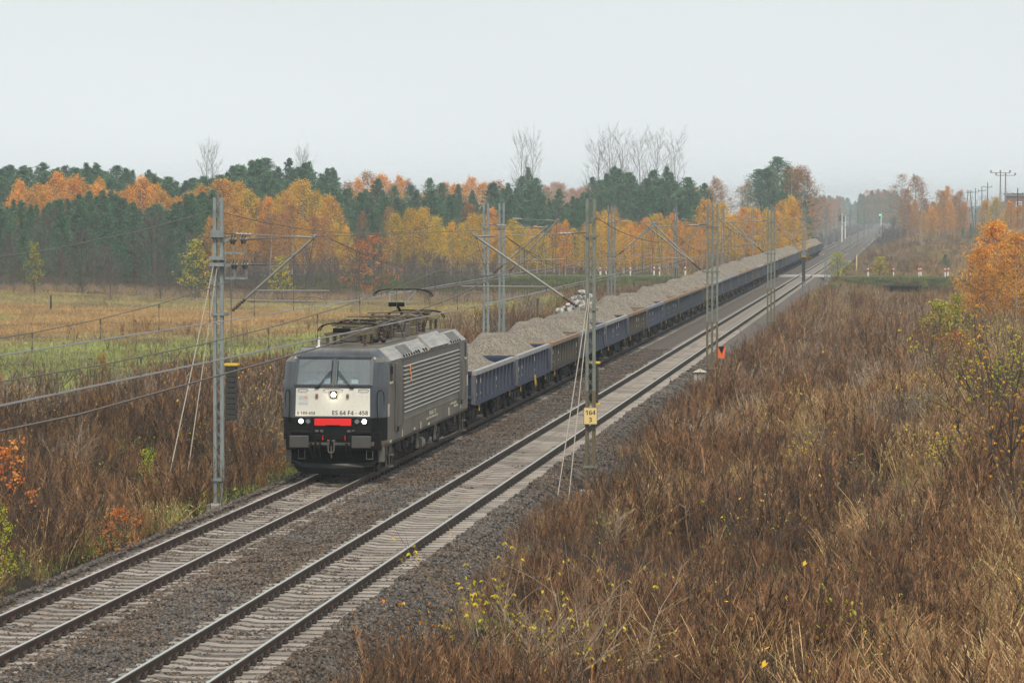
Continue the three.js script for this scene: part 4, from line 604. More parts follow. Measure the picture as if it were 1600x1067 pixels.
// tensioning gear on the two near masts
{
  const wheelSet = (mx, y, z, s, to, label) => {
    const g = thing('tension_pulley', label, 'pulley', 'pulley wheels on the near masts', [mx, y, z]);
    part('bracket', join([beam(V(0, 0, 0), V(s * 0.35, 0, 0), 0.06, 0.08), beam(V(0, -0.36, 0), V(s * 0.62, -0.36, 0), 0.05, 0.06), rod(V(s * 0.28, 0, 0.06), V(s * 0.28, -0.36, 0.06), 0.016), rod(V(s * 0.6, 0, 0.06), V(s * 0.6, -0.36, 0.06), 0.016)]), M.mast, g);
    for (const x of [0.22, 0.52]) { const w = part('pulley_wheel', join([cyl(0.14, 0.025, s * x, 0.02, 0.03, 'x', 18), cyl(0.14, 0.025, s * (x + 0.08), 0.02, 0.03, 'x', 18)]), M.underGrey, g); part('pulley_hub', cyl(0.05, 0.2, s * (x + 0.04), 0.02, 0.03, 'x', 8), M.galv, w); }
    const a = V(s * 0.66, 0.02, 0.03); part('turnbuckle', join([rod(a, a.clone().lerp(to, 0.03), 0.022)]), M.wire, g); part('tension_wire', rod(a, to, 0.011, 5), M.wire, g);
  };
  wheelSet(MAST_L + 0.16, 6.78, -91.9, 1, V(2.7, 0.05, -62), 'upper pair of pulley wheels on the near left mast');
  wheelSet(MAST_L + 0.2, 6.08, -91.9, 1, V(2.7, -0.9, -62), 'lower pair of pulley wheels on the near left mast');
  const weights = (x, z, y0, y1, label, bars) => {
    const g = thing('tension_weights', label, 'weight stack', 'weight stacks hanging at the masts', [x, 0, z]), n = Math.round((y1 - y0) / 0.15);
    for (let i = 0; i < n; i++) part('weight_block', rbox(0.3, 0.135, 0.3, (i % 3 - 1) * 0.004, y0 + 0.15 * i + 0.07, 0, 0.02, 1), M.weightDark, g);
    part('weight_rod', cyl(0.02, 6.0 - y0, 0, (6.0 + y0) / 2, 0), M.galv, g); for (const y of bars) part('yellow_bar', rbox(0.4, 0.06, 0.36, 0, y, 0, 0.01), M.weightYellow, g);
  };
  weights(MAST_L + 0.24, -92.5, 1.75, 3.25, 'dark weight stack with yellow cap hanging at the near left mast', [3.3]);
  weights(MAST_R + 0.02, -98.6, 1.95, 3.1, 'dark weight stack between yellow bars on the near right mast', [1.92, 3.14]);
  weights(MAST_L, -279.6, 1.5, 3.0, 'dark weight stack with yellow cap beyond the green road bank', [3.04]);
  weights(MAST_R, -306.0, 1.3, 3.5, 'dark weight stack with yellow cap on the mast before the level crossing', [3.54]);
  part('anchor_plate', join([box(0.42, 0.1, 0.3, 0, 6.28, 0.12), box(0.42, 0.1, 0.3, 0, 6.1, 0.12), box(0.36, 0.2, 0.06, 0, 6.95, 0.16)]), M.mast, scene.children.find((c) => c.name === 'lattice_mast'));
  // guy rods
  const guy = (a, b, label, mat) => { const g = thing('guy_rod', label, 'guy rod', 'guy rods of the near masts'); part('rod', rod(a, b, 0.015, 6), mat, g); part('anchor_block', rbox(0.42, 0.3, 0.42, b.x, b.y - 0.14, b.z, 0.04), M.concrete, g); };
  guy(V(MAST_L - 0.08, 6.2, -91.75), V(-19.6, groundY(-19.6, -87.4) + 0.02, -87.4), 'longer pale guy rod of the near left mast, farther from the mast foot', M.rope); guy(V(MAST_L + 0.02, 6.2, -91.75), V(-19.5, groundY(-19.5, -89.7) + 0.02, -89.7), 'shorter pale guy rod of the near left mast, nearer the mast foot', M.rope);
  guy(V(MAST_R - 0.06, 5.05, -97.8), V(-9.72, groundY(-9.72, -94.2), -94.2), 'left one of the two guy ropes of the near right mast', M.rope); guy(V(MAST_R - 0.02, 5.05, -97.8), V(-9.40, groundY(-9.4, -94.3), -94.3), 'right one of the two guy ropes of the near right mast', M.rope);
  const kb = thing('kilometre_board', 'yellow board reading 164 over 3 on the near right mast', 'sign', null, [MAST_R + 0.02, 1.62, -97.78]);
  part('board', metres(rbox(0.40, 0.5, 0.03, 0, 0, 0, 0.01)), std({ color: RGB(0.16, 0.13, 0.08), roughness: 0.6 }), kb);
  part('board_print', face([-0.185, -0.235, 0.017], [0.185, -0.235, 0.017], [0.185, 0.235, 0.017], [-0.185, 0.235, 0.017]), std({ roughness: 0.55, map: canvasTex(256, 320, (g, w, h) => { g.fillStyle = '#e8cd8f'; g.fillRect(0, 0, w, h); g.fillStyle = '#1d1b16'; g.textAlign = 'center'; g.font = 'bold 128px sans-serif'; g.fillText('164', w / 2, 138); g.fillText('3', w / 2, 282); }) }), kb);
}

// ---------------------------------------------------------------- plants
const GOLD = 2.39996;
function treeGeo(seed, o) { // tapered trunk with limbs, leaf faces in clumps through the crown
  const r = rngOf(seed), W = new Tris(), C = new Tris(), H = o.h, trunk = [], lean = V((r() - 0.5) * 0.06, 1, (r() - 0.5) * 0.06);
  for (let i = 0; i <= 7; i++) { const t = i / 7; trunk.push(V(lean.x * H * t + Math.sin(t * 5 + seed) * 0.012 * H * t, -0.3 + (H * 0.97 + 0.3) * t, lean.z * H * t + Math.cos(t * 4 + seed) * 0.012 * H * t)); }
  W.tube(trunk, o.r, o.r * 0.12, 6, o.bark);
  const on = (t) => { const k = clamp(t) * 7, i = Math.min(6, Math.floor(k)); return trunk[i].clone().lerp(trunk[i + 1], k - i); };
  const clump = (p, s, n, dir) => { const tone = vary(o.tones[Math.floor(r() * o.tones.length)], r, 0.16); for (let k = 0; k < n; k++) {
    const g = () => (r() + r() + r() - 1.5) * 0.9, q = p.clone().add(V(g() * s, g() * s * o.drop - (o.drop > 1 ? s * 0.35 : 0), g() * s)), kk = vary(tone, r, 0.2);
    if (o.needle) { const d = V(r() - 0.5, r() * 0.9 - 0.1, r() - 0.5).normalize().multiplyScalar(o.leaf * between(0.7, 1.3, r)), w = V(r() - 0.5, r() - 0.5, r() - 0.5).cross(d).normalize().multiplyScalar(o.leaf * 0.26); C.tri(q.clone().sub(w), q.clone().add(w), q.clone().add(d), kk); }
    else { const u = V(r() - 0.5, r() - 0.5, r() - 0.5).normalize(), v = u.clone().cross(V(r() - 0.5, r() - 0.5, r() - 0.5)).normalize(), s2 = o.leaf * between(0.6, 1.2, r); C.quad(q.clone().addScaledVector(u, -s2), q.clone().addScaledVector(v, s2 * 0.6), q.clone().addScaledVector(u, s2), q.clone().addScaledVector(v, -s2 * 0.6), kk); } } };
  for (let i = 0; i < o.limbs; i++) {
    const t = mix(o.from, 0.98, (i + r() * 0.8) / o.limbs), a = i * GOLD + r(), L = o.shape((t - o.from) / (1 - o.from)) * o.spread * H * between(0.7, 1.15, r), el = o.rise(t) + (r() - 0.5) * 0.3, p0 = on(t), d = V(Math.cos(a) * Math.cos(el), Math.sin(el), Math.sin(a) * Math.cos(el)), pts = [p0];
    for (let k = 1; k <= 4; k++) { const f = k / 4; pts.push(p0.clone().addScaledVector(d, L * f).add(V(0, -o.sag * L * f * f, 0)).add(V((r() - 0.5) * 0.08 * L, (r() - 0.5) * 0.08 * L, (r() - 0.5) * 0.08 * L))); }
    W.tube(pts, Math.max(0.012, o.r * 0.30 * (1 - t * 0.7)), 0.008, 3, o.twig);
    for (let k = 0; k < o.twigs; k++) { const f = between(o.needle ? 0.12 : 0.3, 1, r), q = pts[Math.min(3, Math.floor(f * 4))].clone().lerp(pts[Math.min(4, Math.floor(f * 4) + 1)], (f * 4) % 1), dd = d.clone().add(V((r() - 0.5) * 1.6, (r() - 0.2) * (o.upTwig ?? 0.6) - (o.sag > 0.2 ? 0.6 : 0), (r() - 0.5) * 1.6)).normalize(), l = L * between(0.2, 0.5, r), e = q.clone().addScaledVector(dd, l); W.ribbon([q, q.clone().lerp(e, 0.5).add(V(0, 0.03 * l, 0)), e], o.twigW ?? 0.03, 0.006, V(r() - 0.5, r() - 0.5, r() - 0.5).cross(dd).normalize(), o.twig);
      if (o.fine) for (let m = 0; m < o.fine; m++) { const s = q.clone().lerp(e, between(0.2, 1, r)), g = dd.clone().add(V((r() - 0.5) * 1.4, (r() - 0.2) * 1.0, (r() - 0.5) * 1.4)).normalize().multiplyScalar(l * between(0.3, 0.8, r)); W.ribbon([s, s.clone().add(g)], (o.twigW ?? 0.03) * 0.7, 0.004, V(r() - 0.5, r() - 0.5, r() - 0.5).cross(g).normalize(), o.twig); }
      if (o.perClump && r() < (o.full ?? 1)) clump(e, o.clump * (1 - (o.taper ?? 0) * t) * between(0.6, 1.3, r), o.perClump, dd); }
    if (o.perClump && r() < (o.full ?? 1)) clump(pts[4], o.clump * (1 - (o.taper ?? 0) * t), o.perClump, d);
  }
  return { wood: W.geo(), leaves: o.perClump ? C.geo() : null };
}
const birchShape = (t) => 1.38 * Math.pow(t + 0.06, 0.35) * Math.pow(1.02 - t, 0.72), pineShape = (t) => 0.04 + 1.12 * Math.pow(1 - t, 0.85) - 0.3 * Math.max(0, 0.2 - t) * 4, broad = (t) => Math.sin(Math.PI * (0.2 + 0.75 * t));
const white = [0.42, 0.38, 0.33], greyBark = [0.13, 0.115, 0.10], darkTwig = [0.085, 0.065, 0.055], redBark = [0.16, 0.085, 0.05];
const birchO = (h, tones, full = 1) => ({ h, r: h * 0.0085 + 0.03, bark: white, twig: [0.11, 0.075, 0.055], from: 0.17, limbs: 66, twigs: 7, spread: 0.27, shape: birchShape, rise: (t) => 0.7 + t * 0.35, sag: 0.4, drop: 1.8, perClump: 10, clump: h * 0.055, taper: 0.5, leaf: 0.092, tones, full });
const pineO = (h, tones, from = 0.12) => ({ h, r: h * 0.010 + 0.03, bark: redBark, twig: [0.07, 0.05, 0.04], from, limbs: 96, twigs: 5, spread: 0.185, shape: pineShape, rise: (t) => 0.1 + t * 0.85, sag: -0.12, drop: 1.0, perClump: 7, clump: h * 0.042, taper: 0.7, leaf: 0.22, needle: true, tones, upTwig: 1.2 });
const orangeT = [[0.74, 0.34, 0.06], [0.80, 0.42, 0.075], [0.64, 0.27, 0.055], [0.76, 0.47, 0.09]], yellowT = [[0.80, 0.48, 0.05], [0.74, 0.45, 0.055], [0.84, 0.55, 0.075], [0.52, 0.42, 0.07]], rustT = [[0.50, 0.23, 0.085], [0.58, 0.28, 0.10], [0.42, 0.20, 0.09]], pineT = [[0.082, 0.185, 0.115], [0.115, 0.225, 0.13], [0.068, 0.15, 0.10], [0.15, 0.25, 0.135]], limeT = [[0.42, 0.42, 0.06], [0.54, 0.46, 0.06], [0.30, 0.36, 0.06], [0.62, 0.46, 0.06]], redT = [[0.56, 0.19, 0.055], [0.46, 0.14, 0.05], [0.64, 0.28, 0.07]];
const KIND = {
  orange: [1, 2, 3].map((s) => treeGeo(s, birchO(12, orangeT))), yellow: [4, 5, 6].map((s) => treeGeo(s, birchO(12, yellowT, 0.9))), rust: [7, 8].map((s) => treeGeo(s, birchO(12, rustT, 0.75))), thin: [9].map((s) => treeGeo(s, birchO(14, rustT, 0.3))),
  bushy: [41, 42].map((s) => treeGeo(s, { ...birchO(8, orangeT), limbs: 70, twigs: 7, spread: 0.38, from: 0.1, leaf: 0.075, clump: 0.40, sag: 0.25, drop: 1.4, perClump: 14 })),
  pine: [11, 12, 13, 14].map((s) => treeGeo(s, pineO(12, pineT))), tallpine: [15, 16].map((s) => treeGeo(s, pineO(16, pineT, 0.45))),
  bare: [21, 22, 23].map((s) => treeGeo(s, { h: 20, r: 0.2, bark: [0.17, 0.155, 0.14], twig: [0.16, 0.145, 0.135], from: 0.22, limbs: 30, twigs: 8, fine: 4, spread: 0.25, shape: (t) => 0.5 + 0.6 * Math.sin(Math.PI * (0.15 + 0.7 * t)) * (1 - 0.4 * t), rise: () => 1.1, sag: -0.05, drop: 1, perClump: 0, tones: [], twigW: 0.036, upTwig: 1.4 })),
  bush: [31, 32].map((s) => treeGeo(s, { h: 5, r: 0.08, bark: greyBark, twig: [0.12, 0.10, 0.085], from: 0.04, limbs: 44, twigs: 9, fine: 3, spread: 0.55, shape: (t) => 1.1 - 0.75 * t, rise: (t) => 0.75 + 0.4 * t, sag: 0.02, drop: 1, perClump: 0, tones: [], twigW: 0.028, upTwig: 1.2 })),
  yellowbush: [33, 34].map((s) => treeGeo(s, { h: 4, r: 0.06, bark: greyBark, twig: darkTwig, from: 0.05, limbs: 30, twigs: 6, fine: 1, spread: 0.42, shape: (t) => 1.05 - 0.6 * t, rise: (t) => 0.8 + 0.4 * t, sag: 0.05, drop: 1, perClump: 7, clump: 0.22, leaf: 0.075, tones: limeT, full: 0.85, twigW: 0.02 })),
  redbush: [35].map((s) => treeGeo(s, { h: 3, r: 0.05, bark: greyBark, twig: darkTwig, from: 0.08, limbs: 26, twigs: 6, spread: 0.5, shape: broad, rise: (t) => 0.5 + 0.5 * t, sag: 0.05, drop: 1.0, perClump: 8, clump: 0.17, leaf: 0.055, tones: redT, full: 0.85, twigW: 0.016 })),
  amberbush: [36].map((s) => treeGeo(s, { h: 2.2, r: 0.035, bark: greyBark, twig: darkTwig, from: 0.08, limbs: 26, twigs: 6, spread: 0.5, shape: broad, rise: (t) => 0.6 + 0.5 * t, sag: 0.05, drop: 0.9, perClump: 7, clump: 0.12, leaf: 0.042, tones: [[0.52, 0.25, 0.03], [0.42, 0.20, 0.03], [0.5, 0.30, 0.04]], full: 0.8, twigW: 0.012 })),
};
function plant(kind, x, z, h, name, label, category, group, turn = rnd() * 6.3, wide = 1) {
  const v = KIND[kind], k = v[Math.floor(rnd() * v.length)], base = { orange: 12, yellow: 12, rust: 12, thin: 14, bushy: 8, pine: 12, tallpine: 16, bare: 20, bush: 5, yellowbush: 4, redbush: 3, amberbush: 2.2 }[kind], g = thing(name, label, category, group, [x, groundY(x, z), z], turn);
  const s = h / base; g.scale.set(s * wide, s, s * wide);
  part('trunk', k.wood, plantMat, g); if (k.leaves) part('crown', k.leaves, leafMats[Math.floor(rnd() * 4)], g); return g;
}
const topAt = (px, topPx, z) => { const p = at(px, topPx, z); return [p.x, p.y - groundY(p.x, z)]; };
const DESC = { orange: ['birch_tree', 'orange birch', 'birch'], yellow: ['birch_tree', 'golden yellow birch', 'birch'], rust: ['birch_tree', 'rusty brown birch', 'birch'], thin: ['birch_tree', 'half bare birch', 'birch'], pine: ['pine_tree', 'dark green pine', 'pine'], tallpine: ['pine_tree', 'tall bare stemmed pine', 'pine'], bare: ['bare_tree', 'tall leafless tree', 'bare tree'], bush: ['bare_shrub', 'grey brown leafless shrub', 'shrub'] };
function row(kinds, x0, x1, step, top, z0, z1, where) { // trees of one strip of the wood, from its left end to its right end
  const list = [], seen = {}; for (let px = x0; px < x1; px += step * between(0.7, 1.3)) list.push([px, between(z0, z1), (typeof top === 'function' ? top(px) : top) + between(-12, 11), kinds[Math.floor(rnd() * kinds.length)]]);
  for (const q of list) seen[q[3]] = (seen[q[3]] ?? 0) + 1; const total = { ...seen }, n = {};
  for (const [px, z, ty, kind] of list) { const [x, h] = topAt(px, ty, z), [name, d, cat] = DESC[kind], k = n[kind] = (n[kind] ?? 0) + 1, T = total[kind], place = T === 1 ? 'only one' : k <= T / 2 ? (k === 1 ? 'leftmost' : ordinal(k) + ' from left') : (k === T ? 'rightmost' : ordinal(T - k + 1) + ' from right'); plant(kind, x, z, Math.max(3, h), name, `${d}, ${place} ${where}`, cat, 'trees ' + where, undefined, kind === 'pine' || kind === 'tallpine' ? between(0.9, 1.9) : between(0.85, 1.5)); }
}
// left wood: pines in front, a birch strip, taller pines behind
row(['pine', 'pine', 'tallpine'], -25, 528, 8.5, (x) => 268 - 10 * Math.sin(x / 60) - (x > 360 && x < 450 ? 8 : 0), -525, -580, 'on the far left skyline');
row(['pine', 'tallpine'], -25, 530, 13, (x) => 281 - 5 * Math.sin(x / 45), -505, -522, 'just below the far left skyline');
row(['orange'], 20, 240, 16, (x) => 283 + 6 * Math.sin(x / 23), -470, -490, 'in the birch strip between the left pines');
row(['orange', 'orange', 'pine'], 250, 345, 15, (x) => 300, -450, -480, 'in the short strip just left of the near left mast');
row(['pine', 'pine', 'pine', 'pine', 'tallpine'], -25, 335, 8, (x) => 310 + 8 * Math.sin(x / 31), -415, -445, 'in the third row of the left wood edge');
row(['pine', 'pine', 'pine', 'bush'], -20, 330, 17, (x) => 350 + 14 * Math.sin(x / 21), -385, -405, 'in the second row of the left wood edge');
row(['pine', 'bush'], -15, 300, 34, (x) => 392, -368, -378, 'in the front row of the left wood edge');
// middle: birches in front of pines
row(['orange', 'rust', 'orange'], 540, 805, 14, (x) => 283 + 8 * Math.sin(x / 25), -600, -640, 'on the birch skyline above the locomotive'); row(['pine', 'tallpine'], 545, 800, 26, (x) => 284, -580, -600, 'on the pine skyline above the locomotive');
row(['pine'], 520, 800, 10, (x) => 304 + 8 * Math.sin(x / 19), -520, -545, 'deep in the wood above the locomotive'); row(['orange', 'rust'], 520, 800, 44, (x) => 322 + 10 * Math.sin(x / 17), -495, -515, 'before the deep pines above the locomotive');
row(['orange', 'orange', 'yellow'], 318, 530, 15, (x) => 296 + 10 * Math.sin(x / 20), -430, -460, 'in the tall row behind the near left mast'); row(['orange', 'rust'], 330, 520, 19, (x) => 330 + 12 * Math.sin(x / 15), -395, -420, 'in the low row behind the near left mast'); row(['pine'], 540, 600, 22, 366, -455, -470, 'left of the big golden birches');
row(['orange', 'yellow'], 520, 560, 20, 358, -420, -440, 'just left of the big golden birches'); for (const [px, top] of [[607, 330], [630, 318], [655, 322], [676, 336]]) { const [x, h] = topAt(px, top, -402); plant('yellow', x, -402 - rnd() * 8, h, 'birch_tree', `${px < 620 ? 'leftmost' : px < 640 ? 'second' : px < 660 ? 'third' : 'rightmost'} of the four big golden birches above the locomotive`, 'birch', 'big golden birches above the locomotive', undefined, 1.35); }
row(['bush'], 335, 800, 24, (x) => 412 + 8 * Math.sin(x / 18), -384, -398, 'in the undergrowth before the birches');
row(['yellow', 'orange'], 690, 800, 14, (x) => 348 + 8 * Math.sin(x / 11), -425, -450, 'right of the big golden birches');
row(['yellow', 'orange', 'yellow'], 790, 935, 12, (x) => 352 + 8 * Math.sin(x / 13), -440, -470, 'in the golden row beyond the road bank'); row(['pine'], 770, 935, 8, (x) => 300 + 8 * Math.sin(x / 23), -560, -600, 'in the back row left of the near right mast'); row(['pine'], 780, 930, 11, (x) => 326, -500, -520, 'in the low row left of the near right mast');
for (const [px, top] of [[815, 220], [832, 224]]) { const [x, h] = topAt(px, top, -650); plant('bare', x, -650, h, 'bare_tree', px < 820 ? 'tall leafless tree rising alone above the pines, left stem' : 'tall leafless tree rising alone above the pines, right stem', 'bare tree', null, undefined, 0.8); }
row(['tallpine', 'pine'], 815, 850, 12, 268, -640, -645, 'under the lone tall leafless tree');
row(['yellow', 'orange', 'orange'], 935, 1105, 11, (x) => 338 + 9 * Math.sin(x / 14), -455, -490, 'in the tall golden row behind the middle wagons'); row(['orange', 'yellow'], 940, 1100, 16, (x) => 356, -438, -452, 'in the low golden row behind the middle wagons');
row(['pine', 'tallpine', 'pine'], 925, 1100, 10, (x) => 275 + 8 * Math.sin(x / 12), -600, -640, 'on the skyline right of the near right mast'); row(['pine'], 925, 1100, 10, 302, -555, -580, 'below the skyline right of the near right mast'); row(['bare'], 936, 1078, 23, (x) => x < 950 ? 232 : 222, -690, -720, 'of the tall group above the pines');
row(['orange', 'yellow'], 1105, 1250, 10, (x) => 322 + 8 * Math.sin(x / 10), -480, -520, 'in the golden row behind the far wagons'); row(['orange', 'rust'], 1110, 1255, 13, (x) => 345, -535, -560, 'behind the golden row of the far wagons');
row(['rust', 'thin'], 1105, 1190, 12, (x) => 292 + 8 * Math.sin(x / 9), -660, -720, 'in the brown row left of the tallest pines'); row(['tallpine', 'rust', 'thin', 'pine'], 1190, 1258, 8, (x) => 256 + 8 * Math.sin(x / 7), -640, -690, 'in the tall group where the train fades'); row(['rust', 'pine'], 1195, 1262, 9, (x) => 300, -620, -640, 'below the tall group where the train fades');
row(['rust', 'thin'], 1262, 1302, 8, 308, -1000, -1100, 'in the hazy clump left of the far masts');
// far right: birch grove, shrubs and near trees
row(['thin', 'rust'], 1408, 1450, 11, (x) => 280 + 6 * Math.sin(x / 5), -800, -830, 'at the left end of the right grove'); row(['rust', 'orange', 'orange'], 1450, 1512, 8, (x) => 300 + 10 * Math.sin(x / 7), -790, -830, 'in the back of the right grove'); row(['rust', 'orange'], 1420, 1515, 11, (x) => 322, -770, -788, 'in the front of the right grove');
row(['orange', 'orange', 'yellow'], 1540, 1600, 13, (x) => x < 1565 ? 312 : 322, -640, -670, 'below the brick building at right'); row(['pine'], 1505, 1545, 14, 342, -700, -720, 'between the two birch groves at right');
row(['bush', 'bush', 'rust'], 1380, 1425, 7, (x) => 352, -760, -800, 'left of the right grove');
{ const one = (kind, px, top, z, name, label, cat, wide = 1) => { const [x, h] = topAt(px, top, z); plant(kind, x, z, h, name, label, cat, null, undefined, wide); };
  one('bushy', 1556, 343, -262, 'birch_tree', 'bright orange bushy birch standing alone on the right', 'birch', 1.15); one('bushy', 1590, 362, -256, 'birch_tree', 'orange birch cut by the right edge beside the bushy one', 'birch', 1.1); one('bushy', 1534, 384, -258, 'birch_tree', 'low orange birch on the left flank of the bushy one', 'birch', 1.1);
  one('pine', 1478, 396, -500, 'pine_tree', 'small round green pine in the brown field at right', 'pine', 2.6);
  one('yellowbush', 1470, 478, -190, 'leafy_shrub', 'yellow green shrub in the weeds left of the orange birch', 'shrub', 1.3); one('yellowbush', 1496, 466, -196, 'leafy_shrub', 'taller yellow shrub behind the yellow green one', 'shrub', 1.0); one('redbush', 1497, 520, -165, 'leafy_shrub', 'rusty orange shrub below the yellow green shrub', 'shrub', 1.1);
  one('yellowbush', 1310, 398, -395, 'leafy_shrub', 'yellow green shrub beside the level crossing', 'shrub', 1.6); one('yellowbush', 1375, 404, -425, 'leafy_shrub', 'pale yellow shrub behind the marker posts', 'shrub', 1.8);
  one('redbush', -8, 705, -80, 'leafy_shrub', 'orange red oak shrub at the left edge in the weeds', 'shrub', 1.0); one('amberbush', 165, 625, -112, 'leafy_shrub', 'amber leaved shrub on the left bank', 'shrub', 1.3); one('redbush', 186, 800, -76, 'leafy_shrub', 'small rust red sapling beside the left track', 'shrub', 1.0); one('yellowbush', 232, 712, -92, 'leafy_shrub', 'small yellow leaved sapling below the guy rods', 'shrub', 0.7); one('yellowbush', -4, 800, -70, 'leafy_shrub', 'green leaved shrub cut by the left edge', 'shrub', 0.8); one('amberbush', 160, 560, -135, 'leafy_shrub', 'slender amber sapling above the amber shrub', 'shrub', 0.5);
  one('bush', 20, 392, -345, 'bare_shrub', 'dark leafless tree clump at the left edge by the road', 'shrub', 0.9); one('yellowbush', 52, 388, -345, 'leafy_shrub', 'sparse yellow tree beside the dark clump at left', 'shrub', 0.8); one('bush', 128, 366, -352, 'bare_shrub', 'big grey brown willow before the pines', 'shrub', 1.25); one('bush', 172, 408, -338, 'bare_shrub', 'small bare tree between willow and hedge', 'shrub', 0.8); one('bush', 250, 408, -346, 'bare_shrub', 'brown hedge shrub left of the near left mast', 'shrub', 1.2);
  one('yellowbush', 305, 384, -350, 'leafy_shrub', 'yellow green tree just left of the near left mast', 'shrub', 1.2); one('yellowbush', 440, 408, -352, 'leafy_shrub', 'round green shrub right of the cantilever strut', 'shrub', 1.1); one('redbush', 585, 372, -385, 'leafy_shrub', 'large copper shrub behind the locomotive', 'shrub', 1.2); one('redbush', 560, 384, -380, 'leafy_shrub', 'smaller copper shrub left of the large one', 'shrub', 1.2);
  for (const [px, t, w] of [[360, 410, 1], [395, 400, 1.1], [480, 392, 0.9], [515, 405, 1.2], [640, 408, 1.1], [690, 405, 1.3], [735, 410, 1.2]]) one('bush', px, t, -366 - px * 0.02, 'bare_shrub', px < 420 ? (px < 370 ? 'bare shrub just right of the near left mast' : 'bare shrub under the cantilever strut') : px < 500 ? 'bare dark tree under the strut tip' : px < 600 ? 'bare dark shrub left of the copper shrubs' : px < 660 ? 'bare shrub below the big golden birches' : px < 710 ? 'bare shrub right of the golden birches' : 'bare shrub left of the twin masts', 'shrub', w);
}
// weeds, dry grass and undergrowth, as clumps spread over the banks
function weedGeo(seed, o) {
  const r = rngOf(seed), T = new Tris();
  for (let i = 0; i < o.n; i++) {
    const a = r() * 6.28, R = Math.sqrt(r()) * o.R, b = V(Math.cos(a) * R, -0.08, Math.sin(a) * R), h = o.h * between(0.6, 1.15, r), d = V((r() - 0.5) * o.lean, 1, (r() - 0.5) * o.lean), k = vary(o.c[Math.floor(r() * o.c.length)], r, 0.42), side = V(Math.cos(a * 3), 0, Math.sin(a * 3));
    const bend = V((r() - 0.5) * o.bend, -Math.abs(r() - 0.3) * o.bend * 0.6, (r() - 0.5) * o.bend), pt = (t) => b.clone().addScaledVector(d, h * t).addScaledVector(bend, h * t * t), pts = [pt(0), pt(0.4), pt(0.75), pt(1)];
    T.ribbon(pts, o.w, o.w * 0.35, side, k);
    for (let j = 0; j < o.side; j++) { const t = between(o.sideFrom, 1, r), p = pt(t), e = V(r() - 0.5, between(0.3, 1.0, r), r() - 0.5).normalize().multiplyScalar(o.sideL * between(0.4, 1.1, r) * (1.25 - t * 0.6)), kk = vary(k, r, 0.22); T.ribbon([p, p.clone().add(e)], o.sideW, 0, V(r() - 0.5, r() - 0.5, r() - 0.5).cross(e).normalize(), kk); }
    if (o.leafN) for (let j = 0; j < o.leafN; j++) { const p = pt(between(0.15, 1, r)).add(V((r() - 0.5) * 0.16, (r() - 0.5) * 0.08, (r() - 0.5) * 0.16)), u = V(r() - 0.5, r() - 0.5, r() - 0.5).normalize(), v = u.clone().cross(V(r() - 0.5, 1, r() - 0.5)).normalize(), kk = vary(o.lc[Math.floor(r() * o.lc.length)], r, 0.25), s = o.ls * between(0.6, 1.2, r); T.quad(p.clone().addScaledVector(u, -s), p.clone().addScaledVector(v, s * 0.5), p.clone().addScaledVector(u, s), p.clone().addScaledVector(v, -s * 0.5), kk); }
  }
  return T.geo();
}
const brownC = [[0.205, 0.105, 0.05], [0.275, 0.146, 0.07], [0.07, 0.04, 0.025], [0.36, 0.21, 0.105]], darkC = [[0.07, 0.048, 0.033], [0.10, 0.066, 0.043], [0.045, 0.035, 0.027]], strawC = [[0.45, 0.30, 0.135], [0.36, 0.225, 0.10], [0.54, 0.39, 0.19], [0.25, 0.155, 0.075]], greyC = [[0.28, 0.225, 0.165], [0.20, 0.15, 0.11], [0.36, 0.29, 0.21]], greenC = [[0.20, 0.25, 0.06], [0.27, 0.31, 0.08], [0.14, 0.19, 0.055]], fieldC = [[0.36, 0.29, 0.11], [0.26, 0.27, 0.07], [0.42, 0.30, 0.12]];
const CL = {
  brown: [1, 2, 3].map((s) => weedGeo(500 + s, { n: 11, R: 0.30, h: 1.05, lean: 0.55, bend: 0.3, w: 0.014, side: 24, sideFrom: 0.25, sideL: 0.22, sideW: 0.013, c: brownC })), dark: [1, 2].map((s) => weedGeo(520 + s, { n: 6, R: 0.34, h: 1.35, lean: 0.5, bend: 0.3, w: 0.02, side: 20, sideFrom: 0.3, sideL: 0.26, sideW: 0.011, c: darkC })),
  straw: [1, 2, 3].map((s) => weedGeo(540 + s, { n: 62, R: 0.32, h: 0.82, lean: 0.8, bend: 0.9, w: 0.012, side: 1, sideFrom: 0.8, sideL: 0.1, sideW: 0.012, c: strawC })), grey: [1, 2].map((s) => weedGeo(560 + s, { n: 18, R: 0.36, h: 1.0, lean: 0.6, bend: 0.4, w: 0.014, side: 12, sideFrom: 0.45, sideL: 0.16, sideW: 0.012, c: greyC })),
  green: [1, 2].map((s) => weedGeo(580 + s, { n: 22, R: 0.34, h: 0.5, lean: 0.8, bend: 0.5, w: 0.010, side: 3, sideFrom: 0.3, sideL: 0.1, sideW: 0.02, c: greenC, leafN: 6, ls: 0.032, lc: [...greenC, [0.45, 0.40, 0.06]] })), leafy: [1, 2].map((s) => weedGeo(600 + s, { n: 6, R: 0.26, h: 1.15, lean: 0.5, bend: 0.3, w: 0.013, side: 9, sideFrom: 0.3, sideL: 0.3, sideW: 0.010, c: darkC, leafN: 8, ls: 0.032, lc: [[0.62, 0.45, 0.03], [0.66, 0.34, 0.03], [0.40, 0.42, 0.05]] })),
  field: [1, 2, 3].map((s) => weedGeo(620 + s, { n: 70, R: 0.75, h: 0.28, lean: 0.9, bend: 0.9, w: 0.016, side: 0, sideFrom: 1, sideL: 0, sideW: 0, c: [[0.9, 0.9, 0.9], [1, 1, 1], [0.75, 0.75, 0.75], [1.1, 1.05, 0.9]] })),
};
const placedClumps = {}; for (const k of Object.keys(CL)) placedClumps[k] = CL[k].map(() => []);
const scatterR = rngOf(4242);
